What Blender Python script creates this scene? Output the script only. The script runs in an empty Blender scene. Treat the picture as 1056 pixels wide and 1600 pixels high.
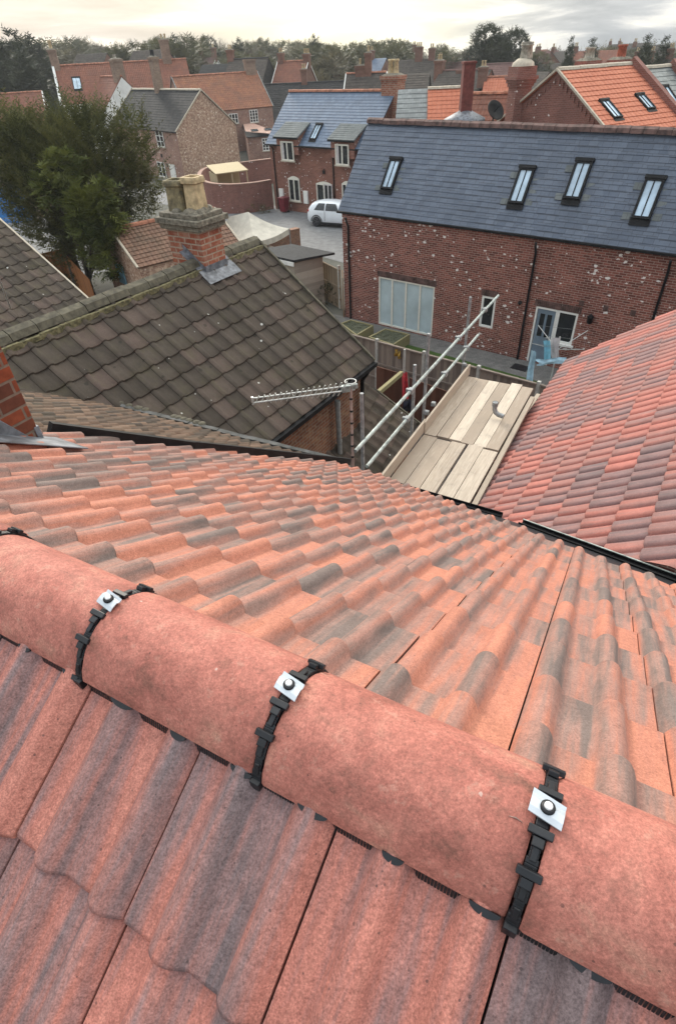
import bpy, math, random
from math import radians, sin, cos, pi, sqrt, atan2, exp
from mathutils import Vector as Vec, Matrix
C = bpy.context.scene
COL = C.collection
random.seed(7)

# ------------------------------------------------------------------ camera, sky, sun, exposure
G = 9.4                                   # eye height above the ground, metres
FPX, PITCH, ROLL = 866.7, radians(39.68), radians(-3.136)
fw = Vec((0, cos(PITCH), -sin(PITCH))); r0 = Vec((1, 0, 0)); u0 = r0.cross(fw)
cr = cos(ROLL)*r0 + sin(ROLL)*u0; cu = -sin(ROLL)*r0 + cos(ROLL)*u0
EYE = Vec((0, 0, G))
cam = bpy.data.cameras.new("camera"); camo = bpy.data.objects.new("camera", cam); COL.objects.link(camo)
m = Matrix((cr, cu, -fw)).transposed().to_4x4(); m.translation = EYE; camo.matrix_world = m
cam.sensor_fit = 'VERTICAL'; cam.sensor_height = 24; cam.lens = FPX/1600*24
cam.clip_start = 0.05; cam.clip_end = 3000
C.camera = camo

SUN_AZ, SUN_EL = radians(-20), radians(26)
W = bpy.data.worlds.new("World"); C.world = W; W.use_nodes = True
nt = W.node_tree; nt.nodes.clear()
class NG:
    def __init__(s, nt): s.nt = nt
    def __call__(s, typ, ins=None, **pr):
        n = s.nt.nodes.new('ShaderNode'+typ)
        for k, v in pr.items(): setattr(n, k, v)
        for k, v in (ins or {}).items():
            sk = n.inputs[k]
            if isinstance(v, bpy.types.NodeSocket): s.nt.links.new(v, sk)
            elif hasattr(v, 'outputs'): s.nt.links.new(v.outputs[0], sk)
            else:
                if sk.type == 'RGBA' and len(v) == 3: v = (*v, 1)
                sk.default_value = v
        return n
    def math(s, op, a, b=0.0, c=None):
        d = {0: a, 1: b}
        if c is not None: d[2] = c
        return s('Math', d, operation=op)
    def mix(s, f, a, b, blend='MIX'):
        n = s('Mix', None, data_type='RGBA', blend_type=blend)
        for k, v in ((0, f), (6, a), (7, b)):
            if isinstance(v, bpy.types.NodeSocket): s.nt.links.new(v, n.inputs[k])
            elif hasattr(v, 'outputs'): s.nt.links.new(v.outputs[2] if v.bl_idname == 'ShaderNodeMix' else v.outputs[0], n.inputs[k])
            else: n.inputs[k].default_value = (*v, 1) if isinstance(v, tuple) and len(v) == 3 else v
        return n.outputs[2]
    def ramp(s, f, stops):
        n = s('ValToRGB', {0: f}); e = n.color_ramp.elements
        while len(e) < len(stops): e.new(0.5)
        for i, (p, c) in enumerate(stops):
            e[i].position = p; e[i].color = (*c, 1) if isinstance(c, tuple) else (c, c, c, 1)
        return n.outputs[0]
g = NG(nt)
sky = g('TexSky', sky_type='NISHITA', sun_disc=False, sun_elevation=SUN_EL, sun_rotation=SUN_AZ, air_density=1.2, dust_density=3.0)
tc = g('TexCoord')
sp = g('SeparateXYZ', {0: tc.outputs['Generated']})
zz = g.math('MAXIMUM', sp.outputs[2], 0.0)
den = g.math('ADD', zz, 0.11)
cv = g('CombineXYZ', {0: g.math('DIVIDE', sp.outputs[0], den), 1: g.math('DIVIDE', sp.outputs[1], den), 2: 0.0})
n1 = g('TexNoise', {'Vector': cv, 'Scale': 0.55, 'Detail': 7.0, 'Roughness': 0.56, 'Distortion': 0.5})
n2 = g('TexNoise', {'Vector': cv, 'Scale': 0.23, 'Detail': 3.0, 'Roughness': 0.5})
cl = g.math('ADD', g.math('MULTIPLY', n1, 0.6), g.math('MULTIPLY', n2, 0.4))
cloud = g.ramp(cl, [(0.39, (1.5, 1.44, 1.2)), (0.44, (1.0, 1.0, 0.97)), (0.485, (0.62, 0.66, 0.69)), (0.56, (0.42, 0.465, 0.51))])
sd = Vec((sin(radians(2)), cos(radians(2)), 0.075)).normalized()
dt = g('VectorMath', {0: tc.outputs['Generated'], 1: tuple(sd)}, operation='DOT_PRODUCT').outputs['Value']
glow = g.math('POWER', g.math('MAXIMUM', dt, 0.0), 75.0)
glow2 = g.math('MULTIPLY', glow, g.math('SUBTRACT', 1.25, g.math('MULTIPLY', cl, 1.3)))
base = g.mix(glow2, cloud, (2.6, 2.36, 1.55))
sc10 = g.mix(1.0, base, (10.5, 10.5, 10.5), 'MULTIPLY')
el = g.math('ADD', 0.60, g.math('MULTIPLY', zz, 1.5))
sc11 = g.mix(1.0, sc10, g('CombineColor', {0: el, 1: el, 2: el}), 'MULTIPLY')
skc = g.mix(0.88, sky.outputs[0], sc11)
bg = g('Background', {0: skc, 1: 0.088})
g('OutputWorld', {0: bg})

sun = bpy.data.lights.new("sun", 'SUN'); so = bpy.data.objects.new("sun", sun); COL.objects.link(so)
sun.energy = 1.5; sun.angle = radians(12); sun.color = (1, 0.93, 0.82)
so.rotation_euler = (radians(90)-SUN_EL, 0, pi-SUN_AZ)
so.rotation_euler = (Vec((sin(SUN_AZ)*cos(SUN_EL), cos(SUN_AZ)*cos(SUN_EL), sin(SUN_EL)))).to_track_quat('Z', 'Y').to_euler()
C.view_settings.view_transform = 'Standard'; C.view_settings.look = 'None'
C.view_settings.exposure = 0.8; C.view_settings.gamma = 1
C.cycles.max_bounces = 6; C.cycles.use_adaptive_sampling = True

# ------------------------------------------------------------------ survey helpers (pixel sight lines met with known heights and planes)
def ray(x, y): return fw + cr*((x-528)/FPX) - cu*((y-800)/FPX)
def gp(x, y, z=0.0):
    d = ray(x, y); return EYE + d*((z-G)/d.z)
def pl(x, y, p, n):
    d = ray(x, y); return EYE + d*((Vec(p)-EYE).dot(n)/d.dot(n))
def at(x, y, Y):
    d = ray(x, y); return EYE + d*(Y/d.y)
def azd(deg): return Vec((sin(radians(deg)), cos(radians(deg)), 0))
UP = Vec((0, 0, 1))
def flat(v): return Vec((v.x, v.y, 0))

# ------------------------------------------------------------------ mesh and object helpers
def tag(o, label=None, cat=None, group=None, kind=None):
    if label: o['label'] = label
    if cat: o['category'] = cat
    if group: o['group'] = group
    if kind: o['kind'] = kind
    return o
def thing(name, label, cat, loc, group=None):
    o = bpy.data.objects.new(name, None); COL.objects.link(o); o.location = loc; o.empty_display_size = .2
    return tag(o, label, cat, group)
def root_loc(o):
    v = Vec((0, 0, 0))
    while o: v = v + o.location; o = o.parent
    return v
class MB:
    def __init__(s): s.v = []; s.f = []; s.c = []; s.sm = []
    def add(s, pts, faces, col=None, smooth=False):
        b = len(s.v); s.v += [tuple(p) for p in pts]
        for f in faces: s.f.append(tuple(b+i for i in f)); s.sm.append(smooth)
        s.c += [col or (0.5, 0.5, 0.5, 1)]*len(pts)
        return s
    def quad(s, *p, col=None): return s.add(p, [tuple(range(len(p)))], col)
    def box(s, c, size, ax=None, col=None):
        c = Vec(c); X, Y, Z = ax if ax else (Vec((1, 0, 0)), Vec((0, 1, 0)), UP)
        hx, hy, hz = size[0]/2, size[1]/2, size[2]/2
        P = [c + X*(hx*i) + Y*(hy*j) + Z*(hz*k) for k in (-1, 1) for j in (-1, 1) for i in (-1, 1)]
        return s.add(P, [(0, 2, 3, 1), (4, 5, 7, 6), (0, 1, 5, 4), (2, 6, 7, 3), (0, 4, 6, 2), (1, 3, 7, 5)], col)
    def span(s, a, b, w, h, col=None, side=None):
        a, b = Vec(a), Vec(b); X = (b-a); L = X.length; X = X/L
        S = (side if side else UP.cross(X)).normalized() if abs(X.z) < .98 or side else Vec((1, 0, 0))
        return s.box((a+b)/2, (L, w, h), (X, S, X.cross(S)), col)
    def prism(s, poly, vec, col=None):
        n = len(poly); vec = Vec(vec); P = [Vec(p) for p in poly]; Q = [p+vec for p in P]
        return s.add(P+Q, [tuple(range(n))[::-1], tuple(range(n, 2*n))] + [(i, (i+1) % n, n+(i+1) % n, n+i) for i in range(n)], col)
    def tube(s, pts, r, n=8, cap=True, col=None):
        pts = [Vec(p) for p in pts]; m_ = len(pts); P = []; F = []
        rr = r if isinstance(r, (list, tuple)) else [r]*m_
        ref = None
        for i, p in enumerate(pts):
            t = (pts[min(i+1, m_-1)] - pts[max(i-1, 0)]).normalized()
            if ref is None: ref = t.orthogonal().normalized()
            ref = (ref - t*ref.dot(t)).normalized(); b = t.cross(ref)
            for k in range(n):
                a = 2*pi*k/n; P.append(p + (ref*cos(a) + b*sin(a))*rr[i])
        for i in range(m_-1):
            for k in range(n): F.append((i*n+k, i*n+(k+1) % n, (i+1)*n+(k+1) % n, (i+1)*n+k))
        s.add(P, F, col, True)
        if cap:
            s.add(P[:n], [tuple(range(n))[::-1]], col); s.add(P[-n:], [tuple(range(n))], col)
        return s
    def lathe(s, c, prof, n=16, axis=UP, ref=None, col=None, smooth=True):
        c = Vec(c); axis = axis.normalized(); X = (ref or axis.orthogonal()).normalized(); Y = axis.cross(X); P = []; F = []
        for r, h in prof:
            for k in range(n): a = 2*pi*k/n; P.append(c + X*(r*cos(a)) + Y*(r*sin(a)) + axis*h)
        for i in range(len(prof)-1):
            for k in range(n): F.append((i*n+k, i*n+(k+1) % n, (i+1)*n+(k+1) % n, (i+1)*n+k))
        s.add(P, F, col, smooth)
        return s
    def build(s, name, mat, parent=None, smooth=None, bevel=0, uv=True):
        me = bpy.data.meshes.new(name)
        off = root_loc(parent) if parent else Vec((0, 0, 0))
        me.from_pydata([(x-off.x, y-off.y, z-off.z) for x, y, z in s.v], [], s.f)
        me.materials.append(mat)
        if uv:
            L = me.uv_layers.new(name="UVMap").data
            V = s.v
            for p in me.polygons:
                n = p.normal
                t = UP.cross(n)
                if t.length < 1e-3: t = Vec((1, 0, 0))
                t.normalize()
                if abs(t.x) > .15 and t.x < 0 or abs(t.x) <= .15 and t.y < 0: t = -t
                b = n.cross(t)
                if b.z < 0: b = -b
                for li in p.loop_indices:
                    q = Vec(V[me.loops[li].vertex_index]); L[li].uv = (q.dot(t), q.dot(b))
        ca = me.color_attributes.new("rnd", 'FLOAT_COLOR', 'POINT')
        ca.data.foreach_set("color", [x for c in s.c for x in c])
        me.polygons.foreach_set("use_smooth", s.sm if smooth is None else [smooth]*len(s.f))
        me.update()
        o = bpy.data.objects.new(name, me); COL.objects.link(o)
        if parent: o.parent = parent
        if bevel:
            md = o.modifiers.new("bevel", 'BEVEL'); md.width = bevel; md.segments = 2; md.limit_method = 'ANGLE'
        return o
def copy_tree(o, parent=None):
    c = o.copy(); COL.objects.link(c); c.parent = parent
    for ch in o.children: copy_tree(ch, c)
    return c

# ------------------------------------------------------------------ materials
def newmat(name):
    m = bpy.data.materials.new(name); m.use_nodes = True
    nt = m.node_tree; nt.nodes.clear(); g = NG(nt)
    return m, g
def finish(g, col, rough=0.7, bump=None, bs=0.3, bd=0.01, metal=0.0, spec=0.4, nrm=None, **kw):
    ins = {'Base Color': col, 'Roughness': rough, 'Metallic': metal, 'Specular IOR Level': spec}
    ins.update({k.replace('_', ' '): v for k, v in kw.items()})
    if bump is not None:
        ins['Normal'] = g('Bump', {'Height': bump, 'Strength': bs, 'Distance': bd})
    b = g('BsdfPrincipled', ins); g('OutputMaterial', {0: b})
def plain(name, col, rough=0.6, var=0.15, scale=6.0, metal=0.0, spec=0.4, bs=0.15, bd=.004, stretch=(1, 1, 1), col2=None):
    m, g = newmat(name)
    tc = g('TexCoord'); mp = g('Mapping', {0: tc.outputs['Object'], 3: stretch})
    n = g('TexNoise', {'Vector': mp, 'Scale': scale, 'Detail': 6.0, 'Roughness': 0.6})
    d = col2 or tuple(c*(1-var*1.6) for c in col); l = tuple(min(1, c*(1+var)) for c in col)
    c = g.ramp(n, [(0.3, d), (0.7, l)])
    finish(g, c, rough, n, bs, bd, metal, spec)
    return m
def UVn(g): return g('UVMap').outputs[0]
def brick(name, c1, c2, mortar, spots=0.0, spotcol=(.72, .68, .64), bw=.225, bh=.075, ms=.009, dirt=0.25, cells=1.0, patch=0.0, patchcol=(.45, .36, .28)):
    m, g = newmat(name); uv = UVn(g)
    br = g('TexBrick', {'Vector': uv, 'Color1': c1, 'Color2': c2, 'Mortar': mortar, 'Scale': 1.0, 'Mortar Size': ms, 'Mortar Smooth': .3, 'Brick Width': bw, 'Row Height': bh, 'Bias': 0.0})
    nz = g('TexNoise', {'Vector': uv, 'Scale': .7, 'Detail': 6.0, 'Roughness': .65})
    fine = g('TexNoise', {'Vector': uv, 'Scale': 22.0, 'Detail': 4.0})
    col = g.mix(dirt, br.outputs[0], g.ramp(nz, [(.35, (.35, .3, .3)), (.65, (1.0, .95, .9))]), 'MULTIPLY')
    col = g.mix(.5, col, g.ramp(fine, [(.3, .55), (.7, 1.25)]), 'MULTIPLY')
    if patch > 0:
        pn = g('TexNoise', {'Vector': uv, 'Scale': 5.0, 'Detail': 5.0, 'Roughness': .7})
        col = g.mix(g.math('MULTIPLY', g.ramp(pn, [(.47, 0.0), (.6, 1.0)]), patch), col, patchcol)
    if spots > 0:
        clu = g('TexNoise', {'Vector': uv, 'Scale': .9, 'Detail': 2.0})
        vo = g('TexVoronoi', {'Vector': g('Mapping', {0: uv, 3: (1.0, 1.5, 1)}), 'Scale': 4.8*cells, 'Randomness': 1.0})
        rr = g('SeparateColor', {0: vo.outputs['Color']})
        wob = g('TexNoise', {'Vector': uv, 'Scale': 13.0, 'Detail': 3.0})
        dd = g.math('ADD', vo.outputs['Distance'], g.math('MULTIPLY', g.math('SUBTRACT', wob, .5), .75))
        rad = g.math('MULTIPLY', g.math('MULTIPLY', rr.outputs[0], .40), g.ramp(clu, [(.44, .2), (.56, 1.0)]))
        mk = g.math('MULTIPLY', g.math('LESS_THAN', dd, rad), g.math('GREATER_THAN', rr.outputs[1], 1-spots))
        col = g.mix(mk, col, spotcol)
    hb = g.math('ADD', g.math('MULTIPLY', br.outputs[1], -1.0), g.math('MULTIPLY', fine, .4))
    finish(g, col, .85, hb, .5, .008)
    return m
def slate(name, c1, c2, w=.30, h=.22, gap=(.02, .022, .028), rough=.45, spec=.5, lite=0.0):
    m, g = newmat(name); uv = UVn(g)
    br = g('TexBrick', {'Vector': uv, 'Color1': c1, 'Color2': c2, 'Mortar': gap, 'Scale': 1.0, 'Mortar Size': .006, 'Mortar Smooth': .4, 'Brick Width': w, 'Row Height': h, 'Bias': 0.0})
    nz = g('TexNoise', {'Vector': uv, 'Scale': 1.1, 'Detail': 7.0, 'Roughness': .7})
    col = g.mix(.6, br.outputs[0], g.ramp(nz, [(.3, .62), (.7, 1.2)]), 'MULTIPLY')
    fine = g('TexNoise', {'Vector': g('Mapping', {0: uv, 3: (22, 5, 1)}), 'Scale': 1.0, 'Detail': 4.0})
    col = g.mix(.35, col, g.ramp(fine, [(.3, .7), (.7, 1.2)]), 'MULTIPLY')
    finish(g, col, rough, g.math('ADD', g.math('MULTIPLY', br.outputs[1], -1.0), g.math('MULTIPLY', fine, .5)), .4, .006, 0, spec)
    return m
def pantile(name, c1, c2, c3, roll=.22, gauge=.30, rough=.8):
    """far tiled roofs: tile to tile colour, rolls as relief (the courses are real steps)"""
    m, g = newmat(name); uv = UVn(g)
    br = g('TexBrick', {'Vector': uv, 'Color1': c1, 'Color2': c2, 'Mortar': c1, 'Scale': 1.0, 'Mortar Size': 0.0, 'Brick Width': roll, 'Row Height': gauge}, offset=0.0)
    nz = g('TexNoise', {'Vector': uv, 'Scale': .8, 'Detail': 8.0, 'Roughness': .7})
    col = g.mix(g.ramp(nz, [(.42, 0.0), (.68, .85)]), br.outputs[0], c3)
    fine = g('TexNoise', {'Vector': uv, 'Scale': 14.0, 'Detail': 4.0})
    col = g.mix(.5, col, g.ramp(fine, [(.3, .6), (.7, 1.3)]), 'MULTIPLY')
    x = g('SeparateXYZ', {0: uv})
    wv = g.math('ABSOLUTE', g.math('SINE', g.math('MULTIPLY', x.outputs[0], pi/roll)))
    finish(g, col, rough, wv, .9, .05)
    return m
def tilemat(name, stops, streak=1.0, grain=1.0, rough=.75, spec=.35, moss=0.0, mosscol=(.12, .11, .05), chips=0.0):
    """interlocking concrete tile: per-tile colour from the rnd attribute, colour streaks running down the slope, sandy grain"""
    m, g = newmat(name); uv = UVn(g)
    at_ = g('Attribute', attribute_name='rnd'); rs = g('SeparateColor', {0: at_.outputs['Color']})
    x = g('SeparateXYZ', {0: uv})
    sv = g('CombineXYZ', {0: g.math('MULTIPLY', x.outputs[0], 13.0), 1: g.math('MULTIPLY', x.outputs[1], 1.3), 2: g.math('MULTIPLY', rs.outputs[1], 37.0)})
    st = g('TexNoise', {'Vector': sv, 'Scale': 1.0, 'Detail': 4.0, 'Roughness': .55})
    sv2 = g('CombineXYZ', {0: g.math('MULTIPLY', x.outputs[0], 55.0), 1: g.math('MULTIPLY', x.outputs[1], 3.2), 2: g.math('MULTIPLY', rs.outputs[1], 91.0)})
    st2 = g('TexNoise', {'Vector': sv2, 'Scale': 1.0, 'Detail': 5.0, 'Roughness': .65})
    f = g.math('ADD', g.math('ADD', g.math('MULTIPLY', g.math('SUBTRACT', st, .5), 2.1*streak), g.math('MULTIPLY', g.math('SUBTRACT', st2, .5), 1.0*streak)), rs.outputs[0])
    col = g.ramp(f, stops)
    tc = g('TexCoord')
    big = g('TexNoise', {'Vector': tc.outputs['Object'], 'Scale': 7.0, 'Detail': 5.0, 'Roughness': .65})
    col = g.mix(.45, col, g.ramp(big, [(.3, (.66, .64, .64)), (.7, (1.22, 1.2, 1.2))]), 'MULTIPLY')
    gr = g('TexNoise', {'Vector': tc.outputs['Object'], 'Scale': 260.0, 'Detail': 3.0, 'Roughness': .7})
    col = g.mix(.75*grain, col, g.ramp(gr, [(.3, (.45, .43, .43)), (.68, (1.45, 1.45, 1.45))]), 'MULTIPLY')
    g2 = g('TexNoise', {'Vector': tc.outputs['Object'], 'Scale': 70.0, 'Detail': 5.0, 'Roughness': .75})
    col = g.mix(.5*grain, col, g.ramp(g2, [(.34, (.55, .52, .52)), (.6, (1.2, 1.2, 1.2))]), 'MULTIPLY')
    vo = g('TexVoronoi', {'Vector': tc.outputs['Object'], 'Scale': 75.0})
    vr = g('SeparateColor', {0: vo.outputs['Color']})
    pit = g.math('MULTIPLY', g.math('LESS_THAN', vo.outputs['Distance'], g.math('MULTIPLY', vr.outputs[0], .20)), g.math('GREATER_THAN', vr.outputs[1], .72))
    col = g.mix(g.math('MULTIPLY', pit, .6*grain), col, (.05, .035, .035))
    if moss:
        mo = g('TexNoise', {'Vector': tc.outputs['Object'], 'Scale': 2.2, 'Detail': 8.0, 'Roughness': .75})
        col = g.mix(g.math('MULTIPLY', g.ramp(mo, [(.5, 0.0), (.68, 1.0)]), moss), col, mosscol)
    if chips:
        v2 = g('TexVoronoi', {'Vector': tc.outputs['Object'], 'Scale': 4.5}); c2 = g('SeparateColor', {0: v2.outputs['Color']})
        mk = g.math('MULTIPLY', g.math('LESS_THAN', v2.outputs['Distance'], g.math('MULTIPLY', c2.outputs[0], .12)), g.math('GREATER_THAN', c2.outputs[1], 1-chips))
        col = g.mix(mk, col, (.5, .49, .45))
        v3 = g('TexVoronoi', {'Vector': tc.outputs['Object'], 'Scale': 6.0}); c3 = g('SeparateColor', {0: v3.outputs['Color']})
        wb = g('TexNoise', {'Vector': tc.outputs['Object'], 'Scale': 40.0})
        mk = g.math('MULTIPLY', g.math('LESS_THAN', g.math('ADD', v3.outputs['Distance'], g.math('MULTIPLY', wb, .2)), g.math('MULTIPLY', c3.outputs[0], .34)), g.math('GREATER_THAN', c3.outputs[1], .6))
        col = g.mix(g.math('MULTIPLY', mk, .6), col, (.03, .028, .022))
    hb = g.math('ADD', g.math('MULTIPLY', gr, .7), g.math('MULTIPLY', pit, -.8))
    finish(g, col, rough, hb, .45*grain, .0018, 0, spec)
    return m
def leafmat(name, a, b, rough=.6):
    m, g = newmat(name)
    at_ = g('Attribute', attribute_name='rnd'); s = g('SeparateColor', {0: at_.outputs['Color']})
    col = g.mix(s.outputs[0], a, b)
    b_ = g('BsdfPrincipled', {'Base Color': col, 'Roughness': rough, 'Specular IOR Level': .25})
    t = g('BsdfTranslucent', {0: col}); mx = g('MixShader', {0: .2, 1: b_.outputs[0], 2: t.outputs[0]})
    g('OutputMaterial', {0: mx.outputs[0]})
    return m
def woodmat(name, a, b, scale=(3, 40, 40), rough=.8, stain=0.5, dark=(.10, .08, .07)):
    """sawn timber: rnd gives board tone, uv u runs along the board"""
    m, g = newmat(name); tc = g('TexCoord')
    at_ = g('Attribute', attribute_name='rnd'); s = g('SeparateColor', {0: at_.outputs['Color']})
    uv = UVn(g)
    x = g('SeparateXYZ', {0: uv})
    v = g('CombineXYZ', {0: g.math('MULTIPLY', x.outputs[0], scale[0]), 1: g.math('MULTIPLY', x.outputs[1], scale[1]), 2: g.math('MULTIPLY', s.outputs[1], 50.0)})
    n = g('TexNoise', {'Vector': v, 'Scale': 1.0, 'Detail': 6.0, 'Roughness': .6, 'Distortion': .6})
    f = g.math('ADD', g.math('MULTIPLY', n, .9), g.math('SUBTRACT', s.outputs[0], .45))
    col = g.ramp(f, [(.25, a), (.8, b)])
    bl = g('TexNoise', {'Vector': tc.outputs['Object'], 'Scale': 5.0, 'Detail': 7.0, 'Roughness': .7})
    col = g.mix(g.math('MULTIPLY', g.ramp(bl, [(.55, 0.0), (.72, 1.0)]), stain), col, dark)
    finish(g, col, rough, n, .35, .003)
    return m

SALMON, ORANGE, MAUVE, GREY = (.44, .155, .105), (.50, .17, .085), (.20, .10, .088), (.095, .075, .072)
M = {}
M['tile_shade_lift'] = tilemat('near tile', [(.0, (.175, .13, .13)), (.22, (.26, .155, .145)), (.44, (.35, .165, .14)), (.68, (.45, .172, .13)), (.95, (.50, .205, .155))], streak=1.15)  # same tiles as the far slope; ramp lightened and pinker to offset its shade
M['tile_sun'] = tilemat('far slope tile', [(.0, (.17, .132, .118)), (.22, (.26, .165, .138)), (.44, (.34, .178, .14)), (.70, (.43, .178, .122)), (.95, (.47, .195, .128))], streak=1.1, grain=.7)  # sunlit slope's copy of the same tile, with its own colour ramp
M['tile_right'] = tilemat('wing tile', [(.02, (.155, .11, .11)), (.3, (.225, .135, .13)), (.5, (.30, .145, .125)), (.72, (.39, .14, .11)), (.95, (.42, .15, .12))], streak=.45, grain=.6)
M['tile_dark'] = tilemat('old concrete tile', [(.02, (.060, .050, .040)), (.4, (.078, .065, .053)), (.7, (.093, .075, .060)), (.98, (.112, .084, .070))], streak=.25, grain=.8, rough=.9, spec=.2, moss=.45, mosscol=(.095, .085, .048), chips=.45)
M['tile_brown'] = tilemat('old brown tile', [(.05, (.060, .046, .035)), (.35, (.098, .067, .047)), (.65, (.135, .084, .056)), (.95, (.17, .115, .08))], streak=.5, grain=.8, rough=.9, moss=.5, mosscol=(.08, .068, .045))
def ridgemat():
    m, g = newmat('ridge cap'); tc = g('TexCoord'); o = tc.outputs['Object']
    a = g('TexNoise', {'Vector': o, 'Scale': 9.0, 'Detail': 8.0, 'Roughness': .65, 'Distortion': .4})
    col = g.ramp(a, [(.28, (.20, .085, .062)), (.42, (.36, .125, .095)), (.56, (.44, .165, .125)), (.70, (.45, .215, .155)), (.80, (.50, .30, .215))])
    gr = g('TexNoise', {'Vector': o, 'Scale': 240.0, 'Detail': 4.0, 'Roughness': .75})
    col = g.mix(.7, col, g.ramp(gr, [(.3, .5), (.68, 1.4)]), 'MULTIPLY')
    g2 = g('TexNoise', {'Vector': o, 'Scale': 100.0, 'Detail': 6.0, 'Roughness': .75})
    col = g.mix(.5, col, g.ramp(g2, [(.34, .5), (.62, 1.25)]), 'MULTIPLY')
    b = g('TexNoise', {'Vector': o, 'Scale': 26.0, 'Detail': 8.0, 'Roughness': .75})
    col = g.mix(g.math('MULTIPLY', g.ramp(b, [(.52, 0.0), (.64, 1.0)]), .35), col, (.16, .08, .06))
    col = g.mix(g.math('MULTIPLY', g.ramp(b, [(.32, 1.0), (.42, 0.0)]), .4), col, (.52, .33, .25))
    v = g('TexVoronoi', {'Vector': o, 'Scale': 55.0}); vr = g('SeparateColor', {0: v.outputs['Color']})
    pit = g.math('MULTIPLY', g.math('LESS_THAN', v.outputs['Distance'], g.math('MULTIPLY', vr.outputs[0], .16)), g.math('GREATER_THAN', vr.outputs[1], .75))
    col = g.mix(g.math('MULTIPLY', pit, .6), col, (.08, .04, .035))
    v2 = g('TexVoronoi', {'Vector': o, 'Scale': 16.0}); c2 = g('SeparateColor', {0: v2.outputs['Color']})
    wt = g.math('MULTIPLY', g.math('LESS_THAN', g.math('ADD', v2.outputs['Distance'], g.math('MULTIPLY', b, .3)), g.math('MULTIPLY', c2.outputs[0], .27)), g.math('GREATER_THAN', c2.outputs[1], .9))
    col = g.mix(g.math('MULTIPLY', wt, .5), col, (.6, .5, .44))
    h = g.math('ADD', g.math('MULTIPLY', gr, .6), g.math('ADD', g.math('MULTIPLY', b, .8), g.math('MULTIPLY', pit, -.8)))
    finish(g, col, .72, h, .5, .0025, 0, .35)
    return m
M['ridge'] = ridgemat()
M['black'] = plain('black plastic', (.012, .013, .016), .45, .3, 20)
M['blackmetal'] = plain('black gutter', (.012, .012, .013), .6, .3, 8, spec=.2)
M['plate'] = plain('bright steel plate', (.50, .54, .58), .35, .08, 20, metal=.35)
M['white_metal'] = plain('white screw head', (.75, .75, .75), .4, .05)
M['lead'] = plain('lead', (.19, .20, .22), .55, .45, 9, metal=.3, bs=.6, bd=.01)
M['lead_old'] = plain('dull old lead', (.075, .075, .073), .85, .5, 6, col2=(.03, .03, .026))
M['galv'] = plain('galvanised tube', (.36, .40, .38), .5, .35, 14, metal=.35)
M['galv_dark'] = plain('weathered tube', (.30, .31, .31), .6, .3, 18, metal=.3)
M['grey_plastic'] = plain('grey soil pipe', (.27, .28, .27), .5, .2, 10)
M['copper'] = plain('pinkish painted mast', (.45, .32, .28), .55, .2, 12)
M['alu'] = plain('aluminium', (.62, .63, .60), .4, .15, 20, metal=.4)
M['pvc'] = plain('cream window frame', (.72, .69, .60), .4, .06, 8)
M['white'] = plain('white paint', (.78, .77, .72), .6, .06, 5)
M['render'] = plain('white render', (.74, .75, .72), .85, .10, 1.2)
M['stone'] = plain('sill stone', (.48, .42, .33), .85, .15, 6)
M['glass'] = plain('dark glass', (.018, .021, .025), .06, .3, 2.0, spec=.6, bs=.02)
M['skyglass'] = plain('roof glass', (.42, .55, .66), .1, .25, 1.4, spec=.8, bs=.02)
M['blind'] = plain('glass over pale blind', (.44, .53, .55), .25, .12, 1.2, spec=.6, bs=.02)
M['greydoor'] = plain('grey blue door paint', (.16, .21, .26), .45, .1, 6)
M['brick_new'] = brick('red brick new', (.135, .040, .030), (.32, .108, .080), (.40, .29, .24), spots=.8, dirt=.35, ms=.010)
M['brick_dh'] = brick('red brick dormer', (.21, .075, .05), (.30, .12, .085), (.33, .22, .17), spots=.45, cells=1.2, dirt=.4)
M['brick_buff'] = brick('weathered buff brick', (.24, .16, .115), (.34, .24, .18), (.34, .28, .22), dirt=.5)
M['brick_old'] = brick('old pinkish brick', (.30, .15, .11), (.42, .235, .18), (.42, .33, .27), spots=.3, dirt=.5, patch=.25)
M['brick_rubble'] = brick('patched gable brick', (.30, .14, .09), (.46, .28, .20), (.50, .40, .31), spots=.95, cells=.85, spotcol=(.70, .58, .46), dirt=.45, patch=.9, patchcol=(.58, .43, .31))
M['brick_dark'] = brick('brown red brick', (.17, .06, .035), (.30, .115, .06), (.27, .22, .17), dirt=.5, ms=.012, patch=.35, patchcol=(.36, .24, .14))
M['brick_near'] = brick('near chimney brick', (.25, .055, .02), (.085, .032, .02), (.17, .125, .095), dirt=.35, ms=.008)
M['brick_stack'] = brick('chimney stack brick', (.30, .075, .038), (.40, .14, .08), (.42, .33, .25), bw=.29, bh=.10, dirt=.55, ms=.014, patch=.3, patchcol=(.48, .38, .29))
M['brick_pale'] = brick('pale flaking brick', (.40, .20, .13), (.46, .30, .2), (.46, .38, .3), dirt=.4, patch=.7, patchcol=(.52, .40, .30))
M['brick_far'] = brick('far brick', (.17, .075, .053), (.24, .115, .082), (.25, .17, .13), dirt=.4)
M['brick_wall'] = brick('garden wall brick', (.20, .075, .055), (.28, .11, .085), (.30, .2, .17), dirt=.4, spots=.15)
M['slate_new'] = slate('new slate', (.066, .088, .128), (.10, .125, .170), lite=.1)
M['slate_blue'] = slate('blue slate', (.088, .130, .20), (.125, .175, .25), gap=(.04, .055, .08))
M['slate_grey'] = slate('grey slate', (.15, .165, .165), (.22, .24, .235), gap=(.07, .075, .075))
M['slate_lead'] = slate('dormer slate', (.13, .145, .145), (.17, .185, .185), gap=(.08, .09, .09), rough=.8, spec=.2)
M['roof_black'] = slate('black tile', (.028, .028, .028), (.048, .046, .044), rough=.8, spec=.2)
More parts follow.
